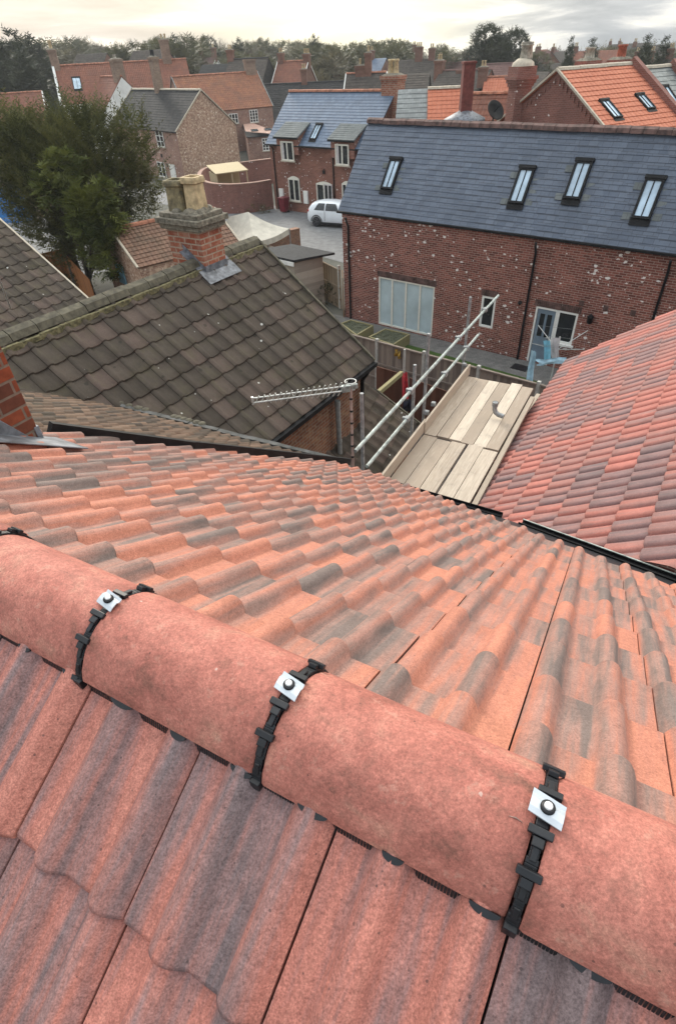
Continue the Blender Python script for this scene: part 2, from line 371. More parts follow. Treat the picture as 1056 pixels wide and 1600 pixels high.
M['roof_dim'] = slate('dim brown tile', (.07, .06, .052), (.10, .085, .072), rough=.85, spec=.2)
M['roof_purple'] = slate('purple brown tile', (.15, .085, .075), (.2, .12, .105), rough=.85, spec=.2, gap=(.08, .05, .05))
M['pan_red'] = pantile('red pantile', (.20, .075, .048), (.25, .10, .062), (.15, .07, .05))
M['pan_orange'] = pantile('mottled orange pantile', (.23, .088, .052), (.31, .135, .07), (.155, .075, .05))
M['pan_new'] = pantile('new orange tile', (.50, .165, .09), (.54, .19, .11), (.44, .14, .08), roll=.3)
M['pan_old'] = pantile('old lichen pantile', (.19, .105, .072), (.25, .14, .092), (.12, .082, .056))
M['terracotta'] = plain('terracotta ridge', (.36, .15, .09), .8, .4, 4)
M['ridge_brown'] = plain('brown red ridge', (.12, .07, .06), .8, .45, 5)
M['mossy'] = plain('mossy ridge tile', (.092, .082, .058), .95, .5, 9, col2=(.045, .04, .03), bs=.6, bd=.01)
M['mortar'] = plain('mossy mortar', (.17, .15, .08), .95, .5, 14, bs=.8, bd=.02)
M['cream_pot'] = plain('cream clay pot', (.50, .38, .22), .8, .3, 9)
M['grey_pot'] = plain('pale weathered pot', (.36, .33, .27), .85, .35, 9)
M['red_pot'] = plain('red clay pot', (.34, .09, .05), .75, .3, 8)
M['flue_red'] = plain('dark red brick flue', (.17, .045, .035), .85, .3, 9)
M['haunch'] = plain('lichened haunching', (.17, .15, .115), .95, .6, 14, col2=(.065, .058, .045), bs=.9, bd=.03)
M['lichen_pot'] = plain('lichened dark pot', (.20, .165, .09), .95, .6, 8, col2=(.06, .056, .045), bs=.8, bd=.02)
M['felt'] = plain('black roofing felt', (.025, .026, .028), .85, .4, 9)
M['tarp'] = plain('beige canvas', (.50, .47, .40), .8, .12, 3, bs=.3)
M['asphalt'] = plain('asphalt', (.17, .17, .17), .9, .18, 2.5)
M['ground'] = plain('town ground', (.085, .085, .07), .95, .35, .3)
M['paving'] = slate('block paving', (.15, .145, .135), (.2, .19, .175), w=.2, h=.1, gap=(.10, .095, .09), rough=.9, spec=.2)
M['soil'] = plain('planted soil', (.07, .075, .045), .95, .6, 18, col2=(.03, .03, .02), bs=1, bd=.05)
M['turf'] = plain('artificial turf', (.045, .085, .012), .9, .35, 30, bs=1, bd=.03)
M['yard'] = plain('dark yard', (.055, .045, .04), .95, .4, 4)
M['board'] = woodmat('scaffold board', (.33, .265, .205), (.60, .52, .42), stain=.45, dark=(.20, .165, .14))
M['board_edge'] = woodmat('toe board', (.33, .27, .21), (.50, .42, .33), stain=.3, dark=(.22, .18, .14))
M['fence'] = woodmat('grey featheredge', (.15, .12, .10), (.27, .22, .18), stain=.25)
M['fence_tan'] = woodmat('tan featheredge', (.22, .165, .11), (.33, .26, .18), stain=.25)
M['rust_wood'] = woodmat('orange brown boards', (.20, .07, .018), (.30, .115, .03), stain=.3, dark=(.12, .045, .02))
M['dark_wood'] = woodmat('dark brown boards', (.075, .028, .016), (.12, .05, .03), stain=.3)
M['cladding'] = woodmat('shed cladding', (.28, .235, .19), (.42, .36, .29), scale=(2, 26, 26), stain=.3, dark=(.22, .18, .15))
M['sleeper'] = woodmat('green stained sleeper', (.17, .15, .07), (.31, .27, .14), stain=.3)
M['newwood'] = woodmat('new yellow timber', (.40, .32, .19), (.52, .43, .27), stain=.1)
M['concrete'] = plain('concrete post', (.45, .44, .40), .9, .2, 7)
M['carpaint'] = plain('white car paint', (.74, .77, .80), .25, .03, 2, spec=.6, bs=0)
M['tyre'] = plain('tyre', (.02, .02, .022), .8, .3, 20)
M['rim'] = plain('dark alloy', (.10, .10, .11), .4, .3, 10, metal=.5)
M['tail'] = plain('tail lamp red', (.4, .03, .03), .3, .2, 6)
M['maroon'] = plain('maroon plastic', (.16, .012, .022), .5, .25, 5)
M['blue'] = plain('bright blue paint', (.035, .20, .52), .5, .15, 1.5)
M['paleblue'] = plain('pale blue sheet', (.20, .42, .55), .5, .2, 3)
M['redcloth'] = plain('coral red cloth', (.62, .055, .075), .85, .25, 9)
M['navycloth'] = plain('navy cloth', (.02, .022, .04), .9, .4, 9)
M['bluecloth'] = plain('pale blue cloth', (.42, .62, .72), .85, .15, 7)
M['cyancloth'] = plain('cyan towel', (.24, .56, .70), .85, .15, 7)
M['greycloth'] = plain('pale grey cloth', (.58, .54, .53), .85, .12, 7)
M['yellow'] = plain('yellow ochre', (.45, .28, .05), .8, .3, 9)
M['bark'] = plain('bark', (.075, .06, .048), .95, .4, 5)
M['twig'] = plain('winter twigs', (.13, .105, .075), .95, .3, .3)
M['yew'] = leafmat('yew foliage', (.045, .052, .018), (.17, .165, .055))
M['laurel'] = leafmat('bright shrub', (.04, .055, .012), (.17, .185, .04))
M['conifer'] = leafmat('conifer foliage', (.018, .026, .013), (.05, .06, .028))
M['broad'] = leafmat('mixed far foliage', (.05, .054, .026), (.125, .12, .055))
M['olive'] = leafmat('winter crown', (.075, .068, .038), (.165, .145, .08))
M['lime'] = leafmat('yellow green crown', (.10, .11, .03), (.2, .2, .06))

# ------------------------------------------------------------------ shared builders
import bmesh
def clip(o, planes):
    """cut a mesh away outside world planes (point, outward normal)"""
    off = root_loc(o.parent) if o.parent else Vec((0, 0, 0))
    bm = bmesh.new(); bm.from_mesh(o.data)
    for co, no in planes:
        bmesh.ops.bisect_plane(bm, geom=bm.verts[:]+bm.edges[:]+bm.faces[:], plane_co=Vec(co)-off, plane_no=Vec(no), clear_outer=True)
    bm.to_mesh(o.data); bm.free(); return o
def two_roll(t, H=.029, flip=False, hw=.285, c=.70, e=.85):
    if flip: t = 1-t
    d = abs(t-c)/hw
    return H*(max(0.0, cos(pi/2*min(1, d)))**e)
def barrel(t, H=.034): return H*1.6*(1-min(1, abs(2*t-1))**4.2)
def s_roll(t, H=.058):
    d = min(abs(t-.16), abs(t-1.16))/.25
    return H*(max(0.0, cos(pi/2*min(1, d)))**1.2) - .004*sin(pi*t)
def tiles(name, mat, parent, O, Uv, Vd, N, i0, i1, tails, cover, rolls, prof, lift=.026, seed=1, K=9, gap=.0035, dark=None, planes=None, jit=.002, bond=0.0, round_=.01, seg=.0, roll_bias=0.0, tv=1.0):
    """rows of interlocking tiles lying on the plane O, Uv (along the eaves), Vd (down slope); tails = slope distances of the tile ends"""
    rn = random.Random(seed); mb = MB()
    for j in range(len(tails)-1):
        va, vb = tails[j], tails[j+1]; hd = va-.05
        for i in range(i0, i1):
            a = i*cover + gap + (bond*cover if j % 2 else 0); b = a + cover - 2*gap
            r = rn.random(); r = min(1, max(0, .5+(r-.5)*tv)); c = (r, rn.random(), rn.random(), 1)
            dz = rn.uniform(-jit, jit); dv = rn.uniform(-.003, .003)
            sg = [rn.random() for _ in range(2*rolls)]; cc = []
            nn = K*rolls; P = []; rows = [(hd, 0.0), ((va+vb)/2, .5), (vb-round_, .97), (vb, .80), (vb-.002, -.35)]
            for (v, t) in rows:
                for k in range(nn+1):
                    u = a + (b-a)*k/nn
                    h = prof((k/nn*rolls) % 1.0 if k < nn else 1.0) + lift*t + dz
                    P.append(O + Uv*u + Vd*(v+dv*(v > hd)) + N*h)
                    hp = prof((k/nn*rolls) % 1.0)
                    q_ = min(2*rolls-1, 2*int(k/nn*rolls) + (1 if hp > .012 else 0))
                    cc.append((min(1, max(0, r*(1-seg) + sg[q_]*seg - (roll_bias if hp > .012 else 0))), c[1], c[2], 1))
            F = []; w = nn+1
            for q in range(len(rows)-1):
                for k in range(nn): F.append((q*w+k, (q+1)*w+k, (q+1)*w+k+1, q*w+k+1))
            b0 = len(mb.v); mb.add(P, F, c, True); mb.c[b0:] = cc
            # side edges
            for k in (0, nn):
                S = [P[q*w+k] for q in range(4)]; S2 = [p - N*.03 for p in S]
                mb.add(S+S2, [(q, q+1, 5+q, 4+q) for q in range(3)], c)
    o = mb.build(name, mat, parent)
    # uv: u along the eaves, v down the slope, in metres
    me = o.data; off = root_loc(parent) if parent else Vec((0, 0, 0)); L = me.uv_layers[0].data
    for p in me.polygons:
        for li in p.loop_indices:
            q = me.vertices[me.loops[li].vertex_index].co + off - O
            L[li].uv = (q.dot(Uv), q.dot(Vd))
    if planes: clip(o, planes)
    return o
def rng(a, step, n): return [a + step*k for k in range(n)]

# ------------------------------------------------------------------ ground
def sheet(name, pts, z, mat, kind='structure'):
    mb = MB(); mb.quad(*[(p[0], p[1], z) for p in pts]); return tag(mb.build(name, mat), kind=kind)
gr = MB(); n_ = 64
gr.add([(0, 60, 0)] + [(520*cos(2*pi*k/n_), 60+520*sin(2*pi*k/n_), 0) for k in range(n_)], [(0, 1+k, 1+(k+1) % n_) for k in range(n_)])
tag(gr.build('ground', M['ground']), kind='structure')

# ------------------------------------------------------------------ the red tiled house under the camera
AX = azd(-59.35); U = -AX; DN = Vec((U.y*-1, U.x, 0)); TH = radians(33.9)
VF = DN*cos(TH) - UP*sin(TH); NF = DN*sin(TH) + UP*cos(TH)
VN = -DN*cos(TH) - UP*sin(TH); NN_ = -DN*sin(TH) + UP*cos(TH)
P0 = gp(453, 1082, G-.88)
O0 = P0 - UP*.060
def nearpt(x, y): return pl(x, y, P0-UP*.045, NF)
house = thing('terraced_house', 'red tiled house in the foreground with a ridge of big rounded caps across it', 'house', flat(P0))
COV = .295; UJ = -.142
On = O0 + U*UJ
tiles('roof_slope', M['tile_shade_lift'], house, On, U, VN, NN_, -8, 10, rng(.10, .3465, 5), COV, 2, lambda t: two_roll(t, .034, hw=.27, e=.7), seed=11, K=14, gap=.0022, jit=.003, seg=.55, roll_bias=.13, tv=.75)
vl1, vl2, vl3 = nearpt(75, 680), nearpt(300, 706), nearpt(545, 727)
g1, g2, g3, g4 = nearpt(590, 744), nearpt(785, 800), nearpt(815, 810), nearpt(1056, 897)
def vplane(a, b, outside):
    d = flat(b-a).normalized(); n = Vec((d.y, -d.x, 0))
    if n.dot(outside-a) < 0: n = -n
    return (a, n)
far_out = P0 + DN*20; left_out = P0 - U*20 + DN*1.0
eave_end = g4 + (g4-g3)*.6
fpl = [vplane(vl1, vl3, P0-U*20+DN*12), vplane(vl3, g1, far_out), vplane(g1, g2, far_out), vplane(g3, g4, far_out)]
Of = O0 + U*(.372-2*COV)
tiles('roof_slope', M['tile_sun'], house, Of, U, VF, NF, -14, 10, [.0, .25, .545] + rng(.845, .303, 17), COV, 2, lambda t: two_roll(t, .033, True, .215, .75, .42), lift=.033, seed=5, K=16, gap=.0018, planes=fpl, jit=.003, seg=.55, roll_bias=.10, tv=.85)
# dark underlay below both slopes and the walls
ul = MB()
A_ = O0 - U*3.6; B_ = O0 + U*2.6
for V_, N_ in ((VF, NF),):
    ul.quad(A_-N_*.05, A_+V_*1.2-N_*.05, B_+V_*2.9-N_*.05, B_-N_*.05)
    q = [vl1-NF*.06, vl3-NF*.06, g1-NF*.06, g2-NF*.06, g3-NF*.06, g4-NF*.06, O0+U*1.2-NF*.06, O0-U*2.2-NF*.06]
    ul.add(q, [tuple(range(8))])
ul.v = ul.v[4:]; ul.f = ul.f[1:]; ul.f = [tuple(i-4 for i in f) for f in ul.f]; ul.c = ul.c[4:]; ul.sm = ul.sm[1:]
ul.quad(A_-NN_*.05+U*1, A_+VN*2-NN_*.05+U*1, B_+VN*2-NN_*.05, B_-NN_*.05)
ul.build('roof_underlay', M['black'], house)
wl = MB()
foot = [flat(p) for p in (vl1, vl3, g2, g4)]
cen = flat(P0)
poly = [cen + (p-cen)*.9 for p in foot] + [cen + (foot[-1]-cen)*.9 - DN*2.6, cen + (foot[0]-cen)*.9 - DN*2.6]
wl.prism([Vec((p.x, p.y, 0)) for p in poly], (0, 0, 5.0)); wl.build('wall', M['brick_dark'], house)
# gutters and verge trim
def strip(mb, a, b, w, h, dz=0.0, col=None): mb.span(Vec(a)+UP*dz, Vec(b)+UP*dz, w, h, col)
vb = MB()
for a, b in ((vl1, vl2), (vl2, vl3)): strip(vb, a-U*.02+UP*.02, b-U*.02+UP*.02, .05, .22, -.05)
vb.build('verge_trim', M['blackmetal'], house)
def gutter(name, a, b, off):
    d = (b-a).normalized(); n = Vec((-d.y, d.x, 0)).normalized()
    if n.dot(DN) < 0: n = -n
    mb = MB(); prof = [(x*.62, z*.55) for x, z in ((.0, .0), (.0, -.055), (.03, -.085), (.075, -.085), (.105, -.055), (.105, .012), (.096, .012), (.096, -.05), (.072, -.078), (.033, -.078), (.009, -.05), (.009, .0))]
    mb.prism([a + n*(x+off) + UP*z for x, z in prof], b-a)
    return mb.build(name, M['blackmetal'], house)
gutter('gutter', vl3+UP*-.03, g1+UP*-.03, -.04); gutter('gutter', g1+UP*-.03, g2+UP*-.03, -.04)
gt = gutter('gutter', g3+UP*-.03, g4+(g4-g3)*.3+UP*-.03, -.04)
d_ = (g4-g3).normalized(); n_v = Vec((-d_.y, d_.x, 0)); n_v = n_v if n_v.dot(DN) > 0 else -n_v
rm = MB(); rm.span(g3+n_v*.023-UP*.020, g4+(g4-g3)*.3+n_v*.023-UP*.020, .012, .007); rm.build('gutter_rim', M['galv'], gt)
# ridge caps
CW, CH = .121, .102
def arc(t, w=CW, h=CH):   # t -1 (near) .. 1 (far): offset across the ridge (DN) and height
    a = t*radians(78); R = w/sin(radians(78)); k = h/(R*(1-cos(radians(78))))
    return R*sin(a), R*(cos(a)-1)*k
# joints seen at u (clip positions); cap = .45 + joint
us = [(gp(*q, G-.88)-P0).dot(U) for q in ((172, 944), (453, 1082), (852, 1270))]
pitchu = (us[2]-us[0])/2
caps = []
for ci in range(-3, 4):
    a, b = us[0]+pitchu*ci+.0105, us[0]+pitchu*(ci+1)-.0105
    mb = MB(); P = []; F = []; nu, nt_ = 10, 28
    rn = random.Random(ci); z0 = rn.uniform(-.004, .004); tw = rn.uniform(-.009, .009); rc = (rn.random(), rn.random(), 0, 1)
    ss = [0, .006] + [(.006 + (b-a-.012)*k/nu) for k in range(1, nu)] + [b-a-.006, b-a]
    for s in ss:
        sh = .0035 if s in (ss[0], ss[-1]) else 0
        for k in range(nt_+1):
            t = -1+2*k/nt_; x, z = arc(t, CW-sh, CH); lip = .0022 if abs(t) > .80 else 0.0
            P.append(P0 + U*(a+s) + DN*(x*(1+lip/CW)+tw*(s/(b-a)-.5)) + UP*(z-sh+z0+lip*.5))
    w = nt_+1; ns = len(ss)
    for q in range(ns-1):
        for k in range(nt_): F.append((q*w+k, (q+1)*w+k, (q+1)*w+k+1, q*w+k+1))
    mb.add(P, F, rc, True)
    I = []  # thickness
    for s in (a, b):
        for k in range(nt_+1):
            x, z = arc(-1+2*k/nt_, CW-.016, CH-.012); I.append(P0 + U*s + DN*x + UP*(z-.016+z0))
    mb.add(I, [(k, k+1, w+k+1, w+k) for k in range(nt_)], rc, True)
    for e, q in ((0, 0), (1, ns-1)):
        mb.add(P[q*w:(q+1)*w] + I[e*w:(e+1)*w], [(k, k+1, w+k+1, w+k) for k in range(nt_)], rc)
    for k in (0, nt_):
        mb.add([P[k], P[(ns-1)*w+k], I[w+k], I[k]], [(0, 1, 2, 3)], rc)
    caps.append(mb.build('ridge_cap', M['ridge'], house))
# black jointing strips, clamp plates and screws
for ci in range(0, 4):
    u = us[0]+pitchu*(ci-1) if ci else us[0]-pitchu
    mb = MB(); nt_ = 40
    for k in range(nt_):
        t0, t1 = -1.0+2.0*k/nt_, -1.0+2.0*(k+1)/nt_
        (x0, z0), (x1, z1) = arc(t0), arc(t1)
        p, q = P0+U*u+DN*x0+UP*(z0-.007), P0+U*u+DN*x1+UP*(z1-.007)
        wv = .015 if k % 10 in (3, 4, 5) else .019
        mb.span(p, q+(q-p)*.1, wv, .009, side=U)
    for t in (-.86, -.64, -.32, .30, .72):   # slim raised blocks
        x, z = arc(t); a = t*radians(78); T = DN*cos(a)-UP*sin(a); Nn = DN*sin(a)+UP*cos(a)
        mb.box(P0+U*u+DN*x+UP*z+Nn*.0005, (.010, .024, .007), (U, T, Nn))
    for t in (-.48, -.16, .20, .62):         # wide cross bars that hook the caps
        x, z = arc(t); a = t*radians(78); T = DN*cos(a)-UP*sin(a); Nn = DN*sin(a)+UP*cos(a)
        mb.box(P0+U*u+DN*x+UP*z+Nn*.005, (.036, .012, .010), (U, T, Nn))
        mb.box(P0+U*u+DN*x+UP*z+Nn*.003-T*.014, (.017, .014, .009), (U, T, Nn))
    x, z = arc(-1); mb.box(P0+U*u+DN*(x-.004)+UP*(z-.012), (.02, .014, .024), (U, DN, UP))
    st = mb.build('jointing_strip', M['black'], house, bevel=.0015)
    pm = MB(); prf = [(-.017, -.001), (-.009, .003), (.003, .0055), (.011, .0015), (.0175, .004)]
    t = .03; x, z = arc(t); a = t*radians(78); T = DN*cos(a)-UP*sin(a); Nn = DN*sin(a)+UP*cos(a); c0 = P0+U*u+DN*x+UP*z+Nn*.009
    skw = .004
    pts = [c0 - U*.0245 + T*(x_+skw) + Nn*z_ for x_, z_ in prf] + [c0 - U*.0245 + T*(x_+skw) + Nn*(z_-.0022) for x_, z_ in prf[::-1]]
    pm.prism(pts, U*.049 - T*skw*2)
    pp = pm.build('clamp_plate', M['plate'], st)
    wm = MB(); wm.lathe(c0+Nn*.004, [(.0, .003), (.0108, .003), (.0108, .0), ], 20, Nn, U); wm.lathe(c0+Nn*.004, [(.0108, 0), (.0108, .0035), (.0075, .0055), (.0, .0055)], 20, Nn, U); wm.build('sealing_washer', M['black'], pp)
    sm_ = MB(); sm_.lathe(c0+Nn*.0092, [(.0062, 0), (.0062, .0025), (.0052, .0042), (.0028, .0042), (.002, .003), (0, .003)], 18, Nn, U); sm_.build('screw_head', M['white_metal'], pp)
# black profile filler under the cap edges
for sgn, V_, N_ in ((-1, VN, NN_), (1, VF, NF)):
    fl = MB(); uu = us[0]-2*pitchu; n_s = 420; dd_ = -DN if sgn < 0 else DN
    for k in range(n_s):
        ua = uu + (5*pitchu)*k/n_s; ub = ua + 5*pitchu/n_s*.72
        base = P0 + dd_*(CW-.010) - UP*CH
        fl.quad(base+U*ua, base+U*ub, base+U*ub-UP*.075+dd_*.022, base+U*ua-UP*.075+dd_*.022)
    base2 = P0 + dd_*(CW-.02) - UP*(CH)
    fl.quad(base2+U*uu, base2+U*(uu+5*pitchu), base2+U*(uu+5*pitchu)-UP*.09, base2+U*uu-UP*.09)
    fl.build('profile_filler', M['black'], house)
for k in range(-10, 16):
    uc = UJ + COV*.5*(k+.72); c = P0 - DN*(CW+.001) - UP*(CH-.002) + U*uc; fl = MB(); w_k = .024+.006*sin(k*2.1)
    fl.prism([c + U*(w_k*cos(pi*q/10)) + VN*(.0115*sin(pi*q/10)) - NN_*.004 for q in range(11)], NN_*.006)
    fl.build('filler_flap', M['black'], house)
# brick chimney with stepped lead on the left of the far slope
K0 = nearpt(72, 697)
cb = MB(); kx = K0; L_, Wd = .80, .75
cb.box(kx - U*(Wd/2) - DN*(L_/2) + UP*(.75), (Wd, L_, 2.4), (U, DN, UP))
ch = cb.build('chimney', M['brick_near'], house, bevel=.006)
fm = MB(); f0 = K0 + U*.004
stp = .24
for k in range(4):       # stepped flashings on the face turned to us
    pa = f0 - DN*(stp*k); zt = pa.z - K0.z; slope = tan_ = math.tan(TH)
    a = pa + UP*(stp*k*slope - .02); b = a - DN*stp + UP*stp*slope
    fm.prism([a+DN*.012, a+UP*(.02), a-DN*stp*.95+UP*(.22+stp*slope*.92), b+UP*(.01), b], U*.006)
q0 = f0 + DN*.10 - UP*(.10*math.tan(TH)-.048); q1 = f0 - DN*.9 + UP*(.9*math.tan(TH)+.048)
fm.prism([q0-U*.05, q1-U*.05, q1+U*.16, q0+U*.22], NF*.008)
fm.prism([f0-DN*.02+UP*(-.02), f0-DN*.02-U*.6-UP*.02, f0-DN*.02-U*.6+UP*.15, f0-DN*.02+UP*.13], DN*.03)
fm.build('lead_flashing', M['lead'], ch, bevel=.004)

# ------------------------------------------------------------------ neighbour's brown tiled roof beyond the black verge
be1, be2 = gp(30, 597, 5.3), gp(545, 727, 5.3)
bd = flat(be2-be1).normalized(); bn = Vec((-bd.y, bd.x, 0)); bn = bn if bn.dot(DN) > 0 else -bn
tb = radians(33); VB = bn*cos(tb)-UP*sin(tb); NB = bn*sin(tb)+UP*cos(tb)
brown = thing('neighbour_house', 'old house with weathered brown tiles between the bright red and dark roofs', 'house', flat(be1))
OB = be2 - VB*4.68 - NB*.03
tiles('roof_slope', M['tile_brown'], brown, OB, bd, VB, NB, -44, 1, rng(0, .26, 19), .165, 1, lambda t: two_roll(t, .030), seed=21, K=7,
      planes=[(vl1, (lambda n: -n if n.dot(-U) > 0 else n)(fpl[0][1])), (be2+bd*.02, bd), (be1-bd*.9, -bd)], jit=.004)
wb = MB(); wb.prism([Vec((p.x, p.y, 0)) for p in (be1-bn*.25, be2-bn*.25-bd*.3, be2-bn*1.2-bd*1.2, be1-bn*3)], (0, 0, 5.1)); wb.build('wall', M['brick_dark'], brown)
le = MB(); rn = random.Random(3)
for k in range(12):
    a = be1+(be2-be1)*(k/12); b = be1+(be2-be1)*((k+1)/12)
    le.span(a+bn*.02+UP*(.02+rn.uniform(-.01, .01)), b+bn*.02+UP*(.02+rn.uniform(-.01, .01)), .05+rn.uniform(0, .03), .03)
le.build('lead_edge', M['lead_old'], brown)
mo = MB()
for k in range(26):
    p = be1+(be2-be1)*(rn.uniform(0, .62)); mo.lathe(p+bn*.07+UP*.01, [(0, .04), (.05, .03), (.07, 0), (.0, -.01)], 7)
tag(mo.build('moss_line', M['mossy'], brown), kind='stuff')

# ------------------------------------------------------------------ new red roof of the wing on the right
EZ = 4.35
E1, E2 = gp(735, 780, EZ), gp(885, 565, EZ)
wd_ = flat(E2-E1).normalized(); wu = Vec((wd_.y, -wd_.x, 0))
vt = pl(1056, 485, E2, wd_); tw_ = atan2(vt.z-E2.z, flat(vt-E2).length)
VW = -wu*cos(tw_) - UP*sin(tw_); NW = -wu*sin(tw_) + UP*cos(tw_)
wing = thing('side_house', 'house with a new red and grey tiled roof right of the scaffold boards', 'house', flat(E1))
WG, WC = .348, .354
nrow = 15
OW = E2 - VW*(WG*nrow) - NW*.03
cp = (g4, -fpl[3][1])
tiles('roof_slope', M['tile_right'], wing, OW, wd_, VW, NW, -22, 0, rng(0, WG, nrow+1), WC, 2, barrel, seed=31, K=12, tv=.7, seg=.35,
      planes=[(g3+DN*.03, -fpl[3][1])], lift=.042)
ww = MB(); p1 = E1 - wd_*.1 + wu*.3; p2 = E2 - wd_*.15 + wu*.3
hw = 4.0; tz = math.tan(tw_)
ww.prism([Vec((p2.x, p2.y, 0)), Vec((p2.x, p2.y, EZ)), p2+wu*hw+UP*(hw*tz), Vec((p2.x, p2.y, 0))+wu*hw], -wd_*4.2)
ww.build('wall', M['brick_new'], wing)
ws = MB(); ws.quad(E2-NW*.06, E2-VW*4-NW*.06, E1-VW*4-wd_*.2-NW*.06, E1-wd_*.2-NW*.06); ws.build('roof_underlay', M['black'], wing)
fb = MB(); fb.span(E1-wd_*.3-wu*.02-UP*.06, E2-wu*.02-UP*.06, .05, .15); fb.build('eaves_board', M['blackmetal'], wing)
ge = MB(); ge.span(E1-wd_*.2-wu*.11-UP*.10, E2-wd_*1.5-wu*.11-UP*.10, .07, .10); ge.build('eaves_plank', M['board_edge'], wing)
# open soil pipe bend standing out of the eaves
sb = gp(788, 653, 4.66); st_ = pl(775, 637, sb-wu*.18, wd_)
pb = MB(); a0 = sb-wu*.02+UP*.02; pb.tube([a0, a0-wu*.09+UP*.01, a0-wu*.14+UP*.04, a0-wu*.165+UP*.09, a0-wu*.17+UP*.16], .04, 12)
pb.tube([a0-wu*.17+UP*.15, a0-wu*.17+UP*.22], .049, 14, cap=False); pb.tube([a0-wu*.17+UP*.218, a0-wu*.17+UP*.15], .042, 14, cap=True)
tag(pb.build('soil_pipe', M['galv_dark']), 'grey curved open pipe end standing over the scaffold boards at the red eaves', 'pipe')

# ------------------------------------------------------------------ scaffold
BZ = 4.6
t1, t2 = gp(593, 742, BZ+.245), gp(732.4, 565.2, BZ+.245)
sd_ = flat(t2-t1).normalized(); sx = Vec((sd_.y, -sd_.x, 0)); t1 = t1 - sd_*.5
t1.z = t2.z = BZ
scaf = thing('scaffold_platform', 'scaffold platform of pale timber boards between the two roofs', 'scaffold', flat(t1))
L_ = (t2-t1).length; rn = random.Random(9)
split = (flat(gp(668, 678, BZ))-flat(t1)).dot(sd_)
def uvboard(o, d, s):
    me = o.data; L = me.uv_layers[0].data
    for p in me.polygons:
        for li in p.loop_indices:
            q = me.vertices[me.loops[li].vertex_index].co; L[li].uv = (q.dot(d), q.dot(s)+q.z)
def boards(s0, s1, n, x0, w, skip=None):
    for k in range(n):
        e0, e1 = s0+rn.uniform(-.02, .02), s1+rn.uniform(-.05, .03)
        mb = MB(); c = t1 + sd_*((e0+e1)/2) + sx*(x0+w*(k+.5)+(0.03 if skip and k >= skip else 0)) - UP*(.019+rn.uniform(0, .006))
        ang = rn.uniform(-.004, .004); d = (sd_+sx*ang).normalized(); s = Vec((d.y, -d.x, 0))
        mb.box(c, (e1-e0, w-.007, .038), (d, s, UP), (rn.uniform(.2, .9), rn.random(), 0, 1)); o = mb.build('board', M['board'], scaf, bevel=.004)
        uvboard(o, d, s)
boards(0, split-.02, 5, .03, .236, 3); boards(split, L_-.05, 6, .03, .202)
mb = MB(); mb.box(t1+sd_*(L_*.46)+sx*1.305-UP*.03, (L_*.9, .075, .06), (sd_, sx, UP), (.3, .4, 0, 1)); uvboard(mb.build('edge_plank', M['board_edge'], scaf, bevel=.004), sd_, sx)
for a, b in ((0, split+.1), (split+.0, L_)):
    mb = MB(); mb.box(t1+sd_*((a+b)/2)+UP*.10+sx*(.0 if a == 0 else .02), (b-a, .036, .20), (sd_, sx, UP), (.5, rn.random(), 0, 1)); uvboard(mb.build('toe_board', M['board_edge'], scaf, bevel=.003), sd_, sx)
nplane = Vec((sd_.y, -sd_.x, 0)); tp = t1 - sx*.05
def onrail(x, y): return pl(x, y, tp, nplane)
for (qa, qb) in (((555, 705), (778, 462)), ((573, 729), (747, 523))):
    a, b = onrail(*qa), onrail(*qb); mb = MB(); mb.tube([a, b], .0245, 12); mb.build('guard_rail', M['galv'], scaf)
    for f in (.28, .62, .86):
        p = a+(b-a)*f; cm = MB(); cm.box(p, (.09, .07, .075), (sd_, sx, UP)); cm.box(p+sx*-.045, (.05, .05, .06), (sd_, sx, UP)); cm.build('coupler', M['galv_dark'], scaf, bevel=.008)
for (qa, zt) in (((669.6, 521), None), ((734.8, 464), None), ((565, 614.5), None)):
    top = pl(*qa, tp-sx*.06, nplane); mb = MB(); mb.tube([Vec((top.x, top.y, 0)), top], .0245, 12); mb.build('standard', M['galv_dark'], scaf)
for f in (.05, .52, .95):
    lg = MB(); p = t1+sd_*(L_*f)-UP*.07; lg.tube([p-sx*.12, p+sx*1.15], .024, 10); lg.build('transom', M['galv_dark'], scaf)
for f in (.55, .62, .985):
    kn = MB(); p = t1+sd_*(L_*f)-sx*.06+UP*.2; kn.box(p, (.07, .07, .07), (sd_, sx, UP)); kn.build('coupler', M['galv_dark'], scaf, bevel=.01)

